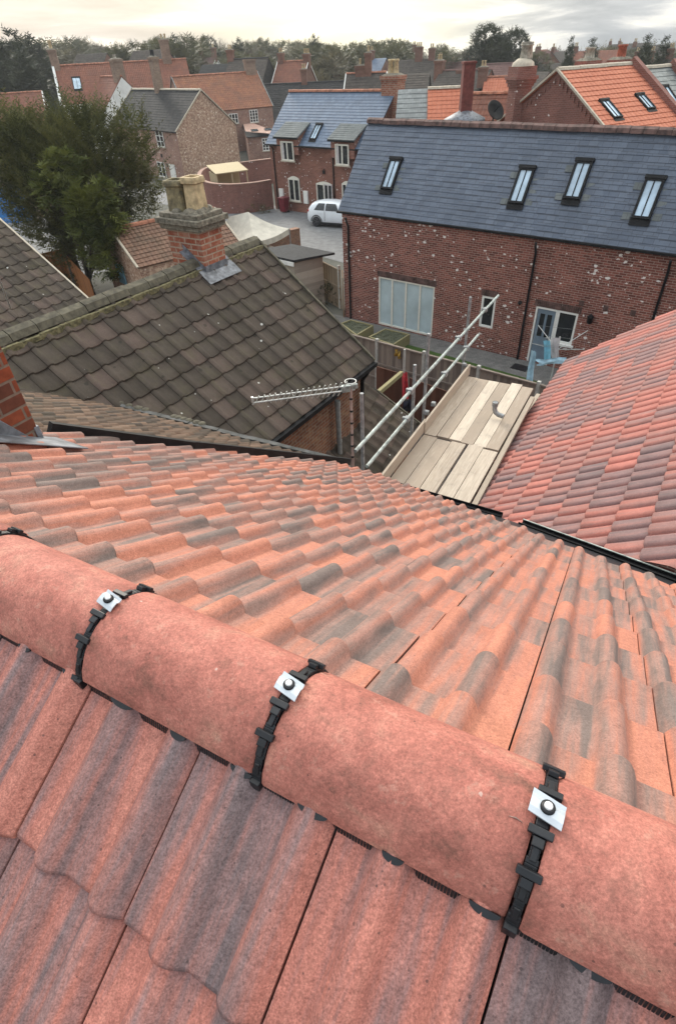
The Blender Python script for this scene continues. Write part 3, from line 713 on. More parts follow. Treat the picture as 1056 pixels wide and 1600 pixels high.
# ------------------------------------------------------------------ house builders
def seg_dir(a, b): return flat(Vec(b)-Vec(a)).normalized()
def stepped_roof(mb, E1, E2, R1, R2, gauge, lift=.02, thick=.05, seg=1):
    """courses of slates or tiles as real overlapping steps from the eaves E1-E2 up to the ridge R1-R2"""
    E1, E2, R1, R2 = map(Vec, (E1, E2, R1, R2))
    L = max((R1-E1).length, (R2-E2).length); n = max(2, round(L/gauge))
    N = (E2-E1).cross(R1-E1).normalized()
    if N.z < 0: N = -N
    for k in range(n*seg):
        t0, t1 = (k//seg)/n, (k//seg+1)/n; f0, f1 = (k % seg)/seg, (k % seg+1)/seg
        ea, eb, ra, rb = E1.lerp(E2, f0), E1.lerp(E2, f1), R1.lerp(R2, f0), R1.lerp(R2, f1)
        a, b, c, d = ea.lerp(ra, t0), eb.lerp(rb, t0), eb.lerp(rb, t1), ea.lerp(ra, t1)
        mb.add([a+N*lift, b+N*lift, c, d, a-N*.004, b-N*.004], [(0, 1, 2, 3), (0, 4, 5, 1)])
    for q in range(seg):
        ea, eb, ra, rb = E1.lerp(E2, q/seg), E1.lerp(E2, (q+1)/seg), R1.lerp(R2, q/seg), R1.lerp(R2, (q+1)/seg)
        mb.quad(ea-N*thick, eb-N*thick, rb-N*thick, ra-N*thick)
    for p, q in ((E1, R1), (E2, R2)): mb.quad(p-N*thick, p+N*lift*.5, q+N*lift*.5, q-N*thick)
    mb.quad(E1-N*thick, E2-N*thick, E2, E1)
    return N
def verge_pts(e1, e2, r1, r2):
    """ridge ends seen at pixels r1, r2, in the vertical gable planes through the eaves ends"""
    d = seg_dir(e1, e2); a, b = pl(*r1, e1, d), pl(*r2, e2, d); return a, b
def gable_house(root, E1, E2, R1, R2, walls, roof, gauge=.2, ov=.22, ridge=None, verge=None, back=True, openings=None, wallparts=True, gin=.12, zb=0.0, lift=.018):
    """E1-E2 eaves line of the visible slope, R1-R2 ridge; builds wall shell, both slopes, ridge caps"""
    E1, E2, R1, R2 = map(Vec, (E1, E2, R1, R2)); d = seg_dir(E1, E2)
    w1, w2 = flat(R1-E1), flat(R2-E2)
    B1, B2 = E1+w1*2, E2+w2*2
    mb = MB(); stepped_roof(mb, E1, E2, R1, R2, gauge, lift)
    if back: stepped_roof(mb, B2, B1, R2, R1, gauge*2, lift)
    rf = mb.build('roof', roof, root)
    if ridge:
        rm = MB(); n = max(3, int((R2-R1).length/.45)); rn = random.Random(int(R1.x*100))
        for k in range(n):
            a, b = R1.lerp(R2, k/n), R1.lerp(R2, (k+.97)/n); dz = UP*(.035+rn.uniform(-.008, .008)); D = (b-a).normalized(); S = UP.cross(D)
            rm.prism([a+S*.13-UP*.06+dz, a+S*.09+UP*.05+dz, a+UP*.085+dz, a-S*.09+UP*.05+dz, a-S*.13-UP*.06+dz], b-a)
        rm.build('ridge_tiles', ridge, rf)
    if verge:
        for E, R, B in ((E1, R1, B1), (E2, R2, B2)):
            vm = MB(); s_ = d*(-.03 if E is E1 else .03)
            vm.span(E+s_+UP*.02, R+s_+UP*.03, .10, .09); vm.span(B+s_+UP*.02, R+s_+UP*.031, .10, .09)
            vm.build('verge', verge, rf)
    # wall shell: pentagon section
    n1 = w1.normalized(); ti = (R1.z-E1.z)/w1.length
    def sect(E, R, w, s):
        n = w.normalized(); f = E + n*ov + d*s; zt = E.z + ov*ti - .07
        return [Vec((f.x, f.y, zb)), Vec((f.x, f.y, zt)), Vec((R.x, R.y, R.z-.10)) + d*s, f + n*(2*w.length-2*ov) + UP*(zt-f.z), f + n*(2*w.length-2*ov) + UP*(zb-f.z)]
    S1, S2 = sect(E1, R1, w1, gin), sect(E2, R2, w2, -gin)
    wl = MB()
    fa, a = S1[0], seg_dir(S1[0], S2[0]); nrm = -n1; Lw = (S2[0]-S1[0]).length; zt = S1[1].z
    wl.add(S1, [(0, 1, 2, 3, 4)]); wl.add(S2, [(4, 3, 2, 1, 0)])
    wl.quad(S1[4], S2[4], S2[3], S1[3])
    panel(wl, fa, a, nrm, 0, Lw, zb, zt, openings or [])
    wo = wl.build('wall', walls, root)
    return dict(fa=fa, a=a, n=nrm, L=Lw, zt=zt, roof=rf, B1=B1, B2=B2, wall=wo, S1=S1, S2=S2)
def panel(mb, O, a, n, s0, s1, z0, z1, ops, depth=.09):
    """wall face with real openings and reveals"""
    O = Vec(O); P = lambda s, z, k=0.0: Vec((O.x, O.y, 0)) + a*s + UP*z - n*k
    S = sorted({s0, s1, *[o[0] for o in ops], *[o[1] for o in ops]}); Z = sorted({z0, z1, *[o[2] for o in ops], *[o[3] for o in ops]})
    S = [s for s in S if s0 <= s <= s1]; Z = [z for z in Z if z0 <= z <= z1]
    for i in range(len(S)-1):
        for j in range(len(Z)-1):
            sm, zm = (S[i]+S[i+1])/2, (Z[j]+Z[j+1])/2
            if any(o[0] < sm < o[1] and o[2] < zm < o[3] for o in ops): continue
            mb.quad(P(S[i], Z[j]), P(S[i+1], Z[j]), P(S[i+1], Z[j+1]), P(S[i], Z[j+1]))
    for (a0, a1, b0, b1) in ops:
        mb.quad(P(a0, b0), P(a0, b1), P(a0, b1, depth), P(a0, b0, depth)); mb.quad(P(a1, b0), P(a1, b0, depth), P(a1, b1, depth), P(a1, b1))
        mb.quad(P(a0, b1), P(a1, b1), P(a1, b1, depth), P(a0, b1, depth)); mb.quad(P(a0, b0), P(a0, b0, depth), P(a1, b0, depth), P(a1, b0))
        mb.quad(P(a0, b0, depth), P(a1, b0, depth), P(a1, b1, depth), P(a0, b1, depth))
def window(root, O, a, n, s0, s1, z0, z1, muls=1, bars=0, fr=.055, frame=None, glass=None, depth=.05, sill=None, name='window', curtain=None):
    O = Vec(O); P = lambda s, z, k: Vec((O.x, O.y, 0)) + a*s + UP*z - n*k
    mb = MB(); ax = (a, n, UP); w, h = s1-s0, z1-z0
    for s in (s0+fr/2, s1-fr/2): mb.box(P(s, (z0+z1)/2, depth-.015), (fr, .06, h), ax)
    for z in (z0+fr/2, z1-fr/2): mb.box(P((s0+s1)/2, z, depth-.0155), (w-2*fr, .06, fr), ax)
    for k in range(1, muls): mb.box(P(s0+w*k/muls, (z0+z1)/2, depth-.012), (fr*1.15, .055, h-2*fr), ax)
    for k in range(1, bars): mb.box(P((s0+s1)/2, z0+h*k/bars, depth-.011), (w-2*fr, .05, fr*.6), ax)
    f = mb.build(name, frame or M['pvc'], root)
    gl = MB(); gl.box(P((s0+s1)/2, (z0+z1)/2, depth+.012), (w-.02, .01, h-.02), ax); gl.build('pane', glass or M['glass'], f)
    if curtain:
        cm = MB()
        for s in (s0+fr+.10, ): cm.box(P(s, (z0+z1)/2, depth+.004), (.17, .004, h-2*fr), ax)
        cm.build('curtain', curtain, f)
    if sill:
        sm = MB(); sm.box(P((s0+s1)/2, z0-.035, -.02), (w+.16, .14, .07), ax); sm.build('sill', sill, f)
    return f
def rooflight(root, p, d, up, w, h, glass=None, bars=1, nm='rooflight'):
    """p centre on the slope, d along the eaves, up up the slope"""
    d = d.normalized(); up = up.normalized(); n = d.cross(up)
    if n.z < 0: n = -n
    mb = MB(); ax = (d, up, n); t = .07
    for s in (-1, 1): mb.box(p+d*s*(w/2-t/2)+n*.05, (t, h, .10), ax); mb.box(p+up*s*(h/2-t/2)+n*.0505, (w-2*t, t, .101), ax)
    for k in range(bars): mb.box(p+d*((k+1)/(bars+1)-.5)*(w-2*t)+n*.055, (.03, h-2*t, .05), ax)
    mb.box(p-up*(h/2+.09)+n*.022, (w+.05, .18, .02), ax); mb.box(p+up*(h/2+.03)+n*.06, (w+.06, .1, .13), ax)
    f = mb.build(nm, M['blackmetal'], root)
    gm = MB(); gm.box(p+n*.048, (w-2*t, h-2*t, .012), ax); gm.build('pane', glass or M['skyglass'], f)
    return f
def pipe(root, pts, r=.04, mat=None, name='downpipe'):
    mb = MB(); mb.tube(pts, r, 8)
    pts = [Vec(p) for p in pts]
    a, b = pts[-2], pts[-1]
    for k in range(1, 3): p = a.lerp(b, k/3); mb.tube([p, p+UP*.06], r*1.25, 8)
    return mb.build(name, mat or M['blackmetal'], root)
def stack(root, base, d, w, l, z0, z1, mat, pots=(), corbel=True, potmat=None, name='chimney', poth=.5, potr=.12):
    """chimney stack with oversailing courses and pots"""
    base = flat(Vec(base)); d = d.normalized(); e = Vec((-d.y, d.x, 0)); mb = MB(); ax = (d, e, UP)
    mb.box(base+UP*((z0+z1)/2), (l, w, z1-z0), ax)
    if corbel:
        mb.box(base+UP*(z1-.28), (l+.08, w+.08, .08), ax); mb.box(base+UP*(z1-.10), (l+.16, w+.16, .205), ax)
    c = mb.build(name, mat, root)
    if pots:
        hm = MB(); hm.add([base+d*(l/2*i)+e*(w/2*j)+UP*(z1+.003) for i, j in ((-1, -1), (1, -1), (1, 1), (-1, 1))]+[base+d*(l*.3*i)+e*(w*.3*j)+UP*(z1+.12) for i, j in ((-1, -1), (1, -1), (1, 1), (-1, 1))], [(0, 1, 5, 4), (1, 2, 6, 5), (2, 3, 7, 6), (3, 0, 4, 7), (4, 5, 6, 7)])
        hm.build('haunching', M['haunch'], c)
    for q in pots:
        p = base + d*q + UP*(z1+.08); pm = MB()
        pm.lathe(p, [(potr*1.1, 0), (potr, .05), (potr*.86, poth*.8), (potr*1.05, poth*.84), (potr*1.05, poth), (potr*.8, poth), (potr*.75, poth*.7), (0, poth*.7)], 12)
        pm.build('chimney_pot', potmat or M['cream_pot'], c)
    return c

# ------------------------------------------------------------------ dark concrete tiled house with the pot-topped chimney
b_ = gp(583, 565, 4.2); dd_ = azd(34.5); a_ = b_ - dd_*11
c_ = pl(397, 374, b_, dd_); w_ = flat(c_-b_); wn = w_.normalized(); thd = atan2(c_.z-4.2, w_.length)
VD = -wn*cos(thd) - UP*sin(thd); ND = -wn*sin(thd) + UP*cos(thd); LS = (c_-b_).length
dark = thing('dark_tiled_house', 'old house under dark mossy concrete tiles with a two pot chimney, behind the aerial', 'house', flat(b_))
OD = c_ - ND*.03
tiles('roof_slope', M['tile_dark'], dark, OD, dd_, VD, ND, -34, 0, rng(0, LS/10, 11), .335, 1, s_roll, lift=.036, seed=41, K=8, jit=.005, gap=.004)
bk = MB(); B0 = c_ + wn*w_.length - UP*(c_.z-4.2)
stepped_roof(bk, B0, B0-dd_*11.3, c_, c_-dd_*11.3, .33); bk.build('roof_slope', M['tile_dark'], dark)
rc = MB(); rn = random.Random(4)
for k in range(25):
    a = c_ - dd_*(.45*k-.02); b = a - dd_*.438; dz = UP*rn.uniform(-.012, .012); S = wn
    rc.prism([a+S*.17-UP*.07+dz, a+S*.12+UP*.03+dz, a+UP*.075+dz, a-S*.12+UP*.03+dz, a-S*.17-UP*.07+dz], b-a, (rn.random(),)*3+(1,))
rc.build('ridge_tiles', M['mossy'], dark)
rmo = MB()
for k in range(60):
    p = c_ - dd_*(11*k/60) - wn*.20 - UP*.13; rmo.box(p, (.19, .07, .07+rn.uniform(0, .03)), (dd_, wn, UP))
rmo.build('mortar_bed', M['mortar'], dark)
dw = MB(); f1 = b_ - dd_*.12 + wn*.22; f2 = f1 - dd_*10.8
sec = lambda p: [Vec((p.x, p.y, 0)), Vec((p.x, p.y, 4.28)), Vec((c_.x, c_.y, c_.z-.12)) + (p-f1), Vec((p.x, p.y, 4.28))+wn*(2*w_.length-.44), Vec((p.x, p.y, 0))+wn*(2*w_.length-.44)]
S1, S2 = sec(f1), sec(f2)
dw.add(S1+S2, [(0, 1, 2, 3, 4), (9, 8, 7, 6, 5), (0, 5, 6, 1), (3, 8, 9, 4)]); dw.build('wall', M['brick_dark'], dark)
gg = MB(); gg.span(b_+ND*-.02-UP*.05-wn*.03+dd_*.05, a_-UP*.05-wn*.03, .11, .09); gg.build('gutter', M['blackmetal'], dark)
vg = MB(); vg.span(b_+dd_*.03, c_+dd_*.03+UP*.01, .05, .12); vg.build('verge', M['mossy'], dark)
pipe(dark, [b_-dd_*.28-UP*.12-wn*.03, b_-dd_*.28-UP*.35+wn*.12, Vec((b_.x, b_.y, 0))-dd_*.28+wn*.14], .045)
nfac = -wn
dpl = f1 + nfac*.13
p1, p2 = pl(527, 626, dpl, nfac), pl(535.5, 723, dpl, nfac)
sp_ = MB(); sp_.tube([Vec((p1.x, p1.y, .2)), p1], .055, 14); sp_.tube([p1-UP*.12, p1-UP*.02], .064, 14); sp_.tube([p1-UP*1.0, p1-UP*.94], .062, 14)
sp_.build('soil_pipe', M['grey_plastic'], dark)
p3 = pl(565, 614.5, dpl, nfac)
# chimney on the ridge
kb = pl(324, 433, OD, ND)      # lower corner where the stack meets the slope
cz0, cz1 = c_.z-1.4, pl(311, 362, kb, Vec((0, 1, 0))).z
sc_ = (kb-c_).dot(-dd_)
ccen = c_ - dd_*(sc_+.36)
e_ = wn
st_o = thing('x', None, None, (0, 0, 0)); bpy.data.objects.remove(st_o)
cm = MB(); CWD, CLN = .60, .86
cc_ = flat(kb) + dd_*(CWD/2) + wn*(CLN/2)
cm.box(cc_+UP*((cz0+cz1)/2), (CWD, CLN, cz1-cz0), (dd_, wn, UP))
chd = cm.build('chimney', M['brick_stack'], dark, bevel=.008)
hm = MB(); hm.box(cc_+UP*(cz1+.04), (CWD+.14, CLN+.16, .10), (dd_, wn, UP)); hm.box(cc_+UP*(cz1+.14), (CWD+.24, CLN+.26, .10), (dd_, wn, UP))
hm.box(cc_+UP*(cz1+.23), (CWD+.10, CLN+.12, .08), (dd_, wn, UP))
rn = random.Random(8)
for k in range(34):
    p = cc_ + dd_*rn.uniform(-.26, .26) + wn*rn.uniform(-.38, .38) + UP*(cz1+.25); r_ = rn.uniform(.06, .14); hm.lathe(p, [(0, r_*.75), (r_*.6, r_*.6), (r_, 0), (.0, -.05)], 8)
hm.build('haunching', M['haunch'], chd, bevel=.012)
def square_pot(c, w, h, mat, rot):
    D = dd_*cos(rot)+wn*sin(rot); E = Vec((-D.y, D.x, 0)); mb = MB()
    def ring(w2, z, bev=.22): 
        k = w2*(1-bev); return [c+D*x+E*y+UP*z for x, y in ((-w2, -k), (-k, -w2), (k, -w2), (w2, -k), (w2, k), (k, w2), (-k, w2), (-w2, k))]
    lv = [(w*1.05, 0), (w*.98, h*.55), (w*.95, h*.80), (w*1.16, h*.84), (w*1.16, h*.93), (w*1.08, h), (w*.78, h), (w*.72, h*.6)]
    P = []; F = []
    for r_, z in lv: P += ring(r_, z)
    for i in range(len(lv)-1):
        for k in range(8): F.append((i*8+k, i*8+(k+1) % 8, (i+1)*8+(k+1) % 8, (i+1)*8+k))
    F.append(tuple(range(56, 64)))
    mb.add(P, F); return mb.build('chimney_pot', mat, chd)
square_pot(cc_ - wn*.18 + dd_*.02 + UP*(cz1+.25), .15, .58, M['cream_pot'], .1)
square_pot(cc_ + wn*.22 - dd_*.02 + UP*(cz1+.25), .17, .52, M['lichen_pot'], .3)
lf = MB(); z_at = lambda p: c_.z - (flat(c_-p).dot(wn))*math.tan(thd)
k1 = cc_ - wn*(CLN/2) - dd_*(CWD/2); k2 = cc_ - wn*(CLN/2) + dd_*(CWD/2)
k1.z = k2.z = z_at(k1)
lf.prism([k1-wn*.006-dd_*.01-UP*.05, k2-wn*.006+dd_*.02-UP*.05, k2-wn*.006+dd_*.02+UP*.16, k1-wn*.006-dd_*.01+UP*.16], wn*-.012)
lf.prism([k1-dd_*.16+ND*.045, k2+dd_*.16+ND*.045, k2+dd_*.16+VD*.24+ND*.045, k1-dd_*.16+VD*.24+ND*.045], ND*.012)
for kk, s_ in ((k1, -1), (k2, 1)):
    tpp = -VD*.62
    lf.prism([kk+ND*.046+VD*.0, kk+tpp+ND*.046, kk+tpp+dd_*(s_*.15)+ND*.046, kk+dd_*(s_*.15)+ND*.046], ND*.012)
    lf.prism([kk+dd_*s_*.006, kk+tpp+dd_*s_*.006, kk+tpp+dd_*s_*.006+UP*.15, kk+dd_*s_*.006+UP*.15], dd_*(s_*.008))
lf.build('lead_flashing', M['lead'], chd)
# aerial on its own mast
aer = thing('tv_aerial', 'long white rod TV aerial pointing left over the dark tiled roof', 'aerial', flat(p3))
m1, m2 = pl(548, 612, dpl+nfac*1.9, nfac), pl(551, 725, dpl+nfac*1.9, nfac)
mm = MB(); mm.tube([Vec((m2.x, m2.y, 0)), m1+UP*.08], .02, 10); ms_ = mm.build('mast', M['copper'], aer)
for k in range(6):
    p = m2.lerp(m1, .1+k*.16); q = MB(); q.tube([p, p+UP*.03], .024, 10); q.build('tape_band', M['black'], ms_)
tipv = pl(395, 626, m1, Vec((ray(395, 626).x*0+dd_.x, dd_.y, 0)).cross(UP).normalized())
h1 = m1+UP*.06
# boom runs level towards the left of the photo
dtip = gp(395, 626, h1.z); bdv = (dtip-h1); bdv.z = 0; Lb = min(bdv.length, 2.4); bdv.normalize()
bm_ = MB(); up1 = UP*.0
for o_ in (UP*.035, -UP*.035): bm_.tube([h1+o_+bdv*-.06, h1+o_+bdv*Lb], .011, 8)
bm_.box(h1+bdv*(Lb+.0), (.03, .04, .11), (bdv, UP.cross(bdv), UP)); bo = bm_.build('boom', M['alu'], aer)
sdv = UP.cross(bdv); nr = 17
for k in range(nr):
    rods = MB()
    p = h1 + bdv*(.12+(Lb-.18)*k/(nr-1)); hl = .165-.07*k/nr
    v = (sdv*.45+UP*.85+bdv*(-.35)).normalized()
    rods.tube([p-v*hl, p+v*hl], .008, 6); rods.build('element_rod', M['alu'], bo)
bx = MB(); bx.box(h1+bdv*.07, (.12, .07, .10), (bdv, sdv, UP)); bx.box(h1-bdv*.05+UP*.02, (.10, .05, .07), (bdv, sdv, UP)); bx.build('clamp', M['galv'], aer, bevel=.01)
ho = MB(); ho.tube([h1+UP*.10+bdv*(.08*cos(t))+sdv*(.08*sin(t)) for t in [2*pi*k/14 for k in range(15)]], .008, 6, cap=False); ho.build('loop', M['alu'], aer)
mbz = MB(); mbz.tube([Vec((p3.x, p3.y, 0)), p3], .024, 10)
tag(mbz.build('scaffold_pole', M['galv_dark']), 'grey upright pole beside the brick wall, right of the aerial mast', 'pole')
# second dark roof further left
e2_ = gp(150, 480, 4.3); r2_ = pl(0, 345, e2_, dd_)
dark2 = thing('dark_roofed_house', 'dark tiled roof at the left edge with a pale verge, beyond the mossy ridge', 'house', flat(e2_))
w2_ = flat(r2_-e2_); w2n = w2_.normalized(); th2 = atan2(r2_.z-e2_.z, w2_.length); VD2 = -w2n*cos(th2)-UP*sin(th2); ND2 = -w2n*sin(th2)+UP*cos(th2); L2 = (r2_-e2_).length
tiles('roof_slope', M['tile_dark'], dark2, r2_-VD2*2.6, dd_, VD2, ND2, -26, 0, rng(0, .32, int((L2+2.6)/.32)+1), .335, 1, s_roll, lift=.028, seed=43, K=8, jit=.004)
vg = MB(); vg.span(e2_+dd_*.03, r2_-VD2*2.6+dd_*.03, .05, .10); vg.build('verge', M['stone'], dark2)
w3 = MB(); q = e2_+w2n*.25-dd_*.12; rr_ = r2_-VD2*2.6
w3.prism([Vec((q.x, q.y, 0)), q, rr_-UP*.1-dd_*.12, Vec((rr_.x, rr_.y, 0))-dd_*.12], -dd_*8); w3.build('wall', M['brick_dark'], dark2)
pw = pl(8, 455, e2_-w2n*1.0+UP*.4, w2n)
ap = MB(); ap.tube([gp(17, 481, 4.9), gp(-2, 432, 5.9)], .02, 8); tag(ap.build('pale_pole', M['alu']), 'thin pale pole leaning over the dark roof at the left edge', 'pole')

# ------------------------------------------------------------------ big slate roofed brick house
big = thing('slate_roofed_house', 'large red brick house under a long new slate roof with four rooflights', 'house', gp(549, 497.5))
fa = gp(549.2, 497.5); FD = azd(-50); A2 = -FD; N2 = Vec((-A2.y, A2.x, 0)); N2 = N2 if N2.dot(EYE-fa) > 0 else -N2
be_l = gp(528, 329, 4.35); be_r = gp(1056, 397, 4.35); br_l = pl(576, 188, be_l, FD); br_l.z = 7.2; br_r = gp(1056, 205, 7.2)
ext = 1.45
ER = be_l + (be_r-be_l)*ext; RR = br_l + (br_r-br_l)*(ext-.08)
mb = MB(); NB_ = stepped_roof(mb, be_l, ER, br_l, RR, .215, .014, seg=24)
bl_b = br_l + flat(br_l-be_l) - UP*(7.2-4.35); br_b = RR + flat(br_l-be_l) - UP*(7.2-4.35)
stepped_roof(mb, br_b, bl_b, RR, br_l, .4, .014)
brf = mb.build('roof', M['slate_new'], big)
rm = MB(); rn = random.Random(2); n = 40
for k in range(n):
    a, b = br_l.lerp(RR, k/n), br_l.lerp(RR, (k+.965)/n); dz = UP*(.02+rn.uniform(-.01, .01)); S = N2
    rm.prism([a+S*.16-UP*.10+dz, a+S*.12+UP*.02+dz, a+UP*.08+dz, a-S*.12+UP*.02+dz, a-S*.16-UP*.10+dz], b-a)
rm.build('ridge_tiles', M['ridge_brown'], brf)
wl = MB(); s_l, s_r = -.36, 18.0
win_ops = [(1.49, 4.18, .06, 2.07), (6.22, 6.79, .93, 2.1), (8.34, 9.84, .02, 2.09)]
panel(wl, fa, A2, N2, s_l, s_r, 0, 4.28, [(1.49, 4.18, .06, 2.07), (6.22, 6.79, .93, 2.1), (8.34, 9.13, .02, 2.09), (9.13, 9.84, .96, 2.09)])
Pb = lambda s, z, k=0.0: Vec((fa.x, fa.y, 0)) + A2*s + UP*z - N2*k
hs = flat(br_l-be_l).length
dpt = 2*hs - .4
ap_ = br_l - UP*.1; apk = Pb(s_l, 0); 
for s in (s_l, s_r):
    k = (flat(br_l)-flat(Pb(s_l, 0))).dot(-N2); wl.quad(Pb(s, 0), Pb(s, 4.28), Pb(s, 7.05, k), Pb(s, 4.28, 2*k), Pb(s, 0, 2*k))
wl.quad(Pb(s_l, 0, 2*k), Pb(s_r, 0, 2*k), Pb(s_r, 4.28, 2*k), Pb(s_l, 4.28, 2*k)); wl.build('wall', M['brick_new'], big)
gm = MB(); gm.span(be_l-N2*-.06-UP*.03, ER+N2*.06-UP*.03, .11, .07); gm.span(be_l+A2*.2-N2*.14-UP*.07, ER-N2*.14-UP*.07, .06, .12); gm.build('gutter', M['blackmetal'], big)
window(big, fa, A2, N2, 1.49, 4.18, .06, 2.07, 4, 0, .06, M['pvc'], M['blind'])
window(big, fa, A2, N2, 6.22, 6.79, .93, 2.1, 1, 0, .075, M['white'], sill=None)
window(big, fa, A2, N2, 9.13, 9.84, .96, 2.09, 1, 0, .07, M['white'], sill=M['white'])
# half glazed door
dr = MB(); ax2 = (A2, N2, UP)
for s in (8.37, 9.10): dr.box(Pb(s, 1.05, .03), (.06, .07, 2.05), ax2)
dr.box(Pb(8.735, 2.055, .0305), (.67, .07, .06), ax2); dr.build('door_frame', M['white'], big)
dl = MB()
for s0, s1, z0, z1 in ((8.42, 8.52, .06, 2.02), (8.96, 9.06, .06, 2.02), (8.52, 8.96, .06, 1.02), (8.52, 8.96, 1.86, 2.02), (8.70, 8.78, 1.02, 1.86)):
    dl.box(Pb((s0+s1)/2, (z0+z1)/2, .05), (s1-s0, .05, z1-z0), ax2)
door = dl.build('door', M['greydoor'], big)
for s0, s1 in ((8.52, 8.70), (8.78, 8.96)):
    q = MB(); q.box(Pb((s0+s1)/2, 1.44, .06), (s1-s0, .02, .84), ax2); q.build('pane', M['glass'], door)
hd = MB(); hd.box(Pb(9.01, 1.02, .01), (.03, .05, .16), ax2); hd.box(Pb(8.95, 1.05, -.02), (.12, .02, .02), ax2); hd.build('handle', M['alu'], door)
# soldier course lintels
def lintel(s0, s1, z):
    mb = MB(); n = int((s1-s0)/.075); rn = random.Random(int(s0*10))
    for k in range(n): mb.box(Pb(s0+(k+.5)*(s1-s0)/n, z+.115, -.004-rn.uniform(0, .002)), ((s1-s0)/n-.010, .02, .222), ax2)
    mb.build('lintel', M['ridge_brown'], big)
lintel(1.42, 4.25, 2.08); lintel(6.16, 6.85, 2.11); lintel(8.26, 9.92, 2.10)
for s in (.0, 8.0, 12.16):
    pipe(big, [Pb(s, 4.2, -.22), Pb(s, 4.05, -.18), Pb(s, 3.86, -.07), Pb(s, .02, -.07)], .042)
lm = MB(); lm.box(Pb(10.29, 2.1, -.05), (.05, .10, .10), ax2); lm.lathe(Pb(10.29, 1.86, -.15), [(.03, .02), (.09, .06), (.10, .24), (.12, .26), (.02, .36), (0, .37)], 8); lm.build('wall_lantern', M['blackmetal'], big)
for s, z in ((9.85, 2.46), (10.66, 2.45), (11.52, 2.45)):
    v = MB(); v.box(Pb(s, z, -.006), (.17, .014, .17), ax2)
    for k in range(4): v.box(Pb(s, z-.06+.04*k, -.016), (.14, .01, .012), ax2)
    v.build('air_vent', M['ridge_brown'], big)
v = MB(); v.lathe(Pb(7.72, 2.1, 0), [(.075, 0), (.07, .05), (.03, .06), (0, .05)], 10, N2); v.build('wall_vent', M['blackmetal'], big)
def roofpt(x, y):   # sight line met with the (slightly twisted) slope
    best = None
    for k in range(401):
        s_ = k/400; e = be_l.lerp(ER, s_); r = br_l.lerp(RR, s_); n_ = (ER-be_l).cross(r-e).normalized(); q = pl(x, y, e, n_); D_ = (ER-be_l).normalized(); B_ = (r-e); dd = abs((q-e).cross(B_).dot(n_)/D_.cross(B_).dot(n_))
        if best is None or dd < best[0]: best = (dd, q, (r-e).normalized(), n_ if n_.z > 0 else -n_)
    up_ = best[3].cross((ER-be_l).normalized()); return best[1]+best[3]*.02, (up_ if up_.z > 0 else -up_)
for (x, y) in ((612, 274), (815, 292), (903, 283), (1012, 312)):
    p, ru = roofpt(x, y); fr_ = rooflight(big, p, A2, ru, .54, 1.12); nn_ = A2.cross(ru); nn_ = nn_ if nn_.z > 0 else -nn_
    for sx_, sy_ in ((-.42, .34), (.42, .30), (-.44, -.50), (.43, -.46), (.42, -.08)):
        q = MB(); q.box(p+A2*sx_+ru*sy_-nn_*.006, (.24, .2, .014), (A2, ru, nn_)); q.build('flashing_slate', M['slate_lead'], fr_)

# ------------------------------------------------------------------ dormer house with its car court
dha = gp(437.1, 327); DD = azd(-48.5); A3 = -DD; N3 = Vec((-A3.y, A3.x, 0)); N3 = N3 if N3.dot(EYE-dha) > 0 else -N3
P3 = lambda s, z, k=0.0: Vec((dha.x, dha.y, 0)) + A3*s + UP*z - N3*k
def s3(x, y):
    p = pl(x, y, dha, N3); return ((p-dha).dot(A3), p.z)
dorm = thing('dormer_house', 'brick house under a blue slate roof with two grey dormers, behind the white car', 'house', dha)
sl, ze = s3(421, 226)
ze = 4.35
ovh = .28
e1 = P3(sl-.15, ze, -ovh); e2 = P3(9.0, ze, -ovh)
r1, _ = verge_pts(e1, e2, (452, 143), (600, 143)); r2 = pl(600, 143, r1, N3)
rl = (flat(r1)-flat(e1)).dot(-N3); zr = r1.z
r2 = P3((r2-dha).dot(A3)+.2, zr, rl-ovh); r2b = P3(9.0, zr, rl-ovh); r1 = P3(sl-.15, zr, rl-ovh)
ops = []
wins = []
for (q0, q1, q2, nm) in (((444, 219), (463.5, 219), (446, 249), 'up'), ((529.5, 223.5), (550.5, 223.5), (531, 256), 'up'), ((451, 278), (468, 278), (454, 313), 'lo'), ((535, 286), (549, 286), (535, 310), 'lo')):
    a0, zt = s3(*q0); a1, _ = s3(*q1); b0, zb = s3(*q2); w = (a1-a0)
    wins.append((a0, a0+w, zb, zt, nm))
d0, dzt = s3(495, 286); d1, _ = s3(515.5, 286)
wins.append((d0, d1, .05, dzt, 'door'))
hh = gable_house(dorm, e1, e2, r1, r2b, M['brick_dh'], M['slate_blue'], .22, ovh, M['terracotta'], None, openings=None, gin=.15, lift=.012)
wq = hh['fa']; off = (dha-wq).dot(A3)
ax3 = (A3, N3, UP)
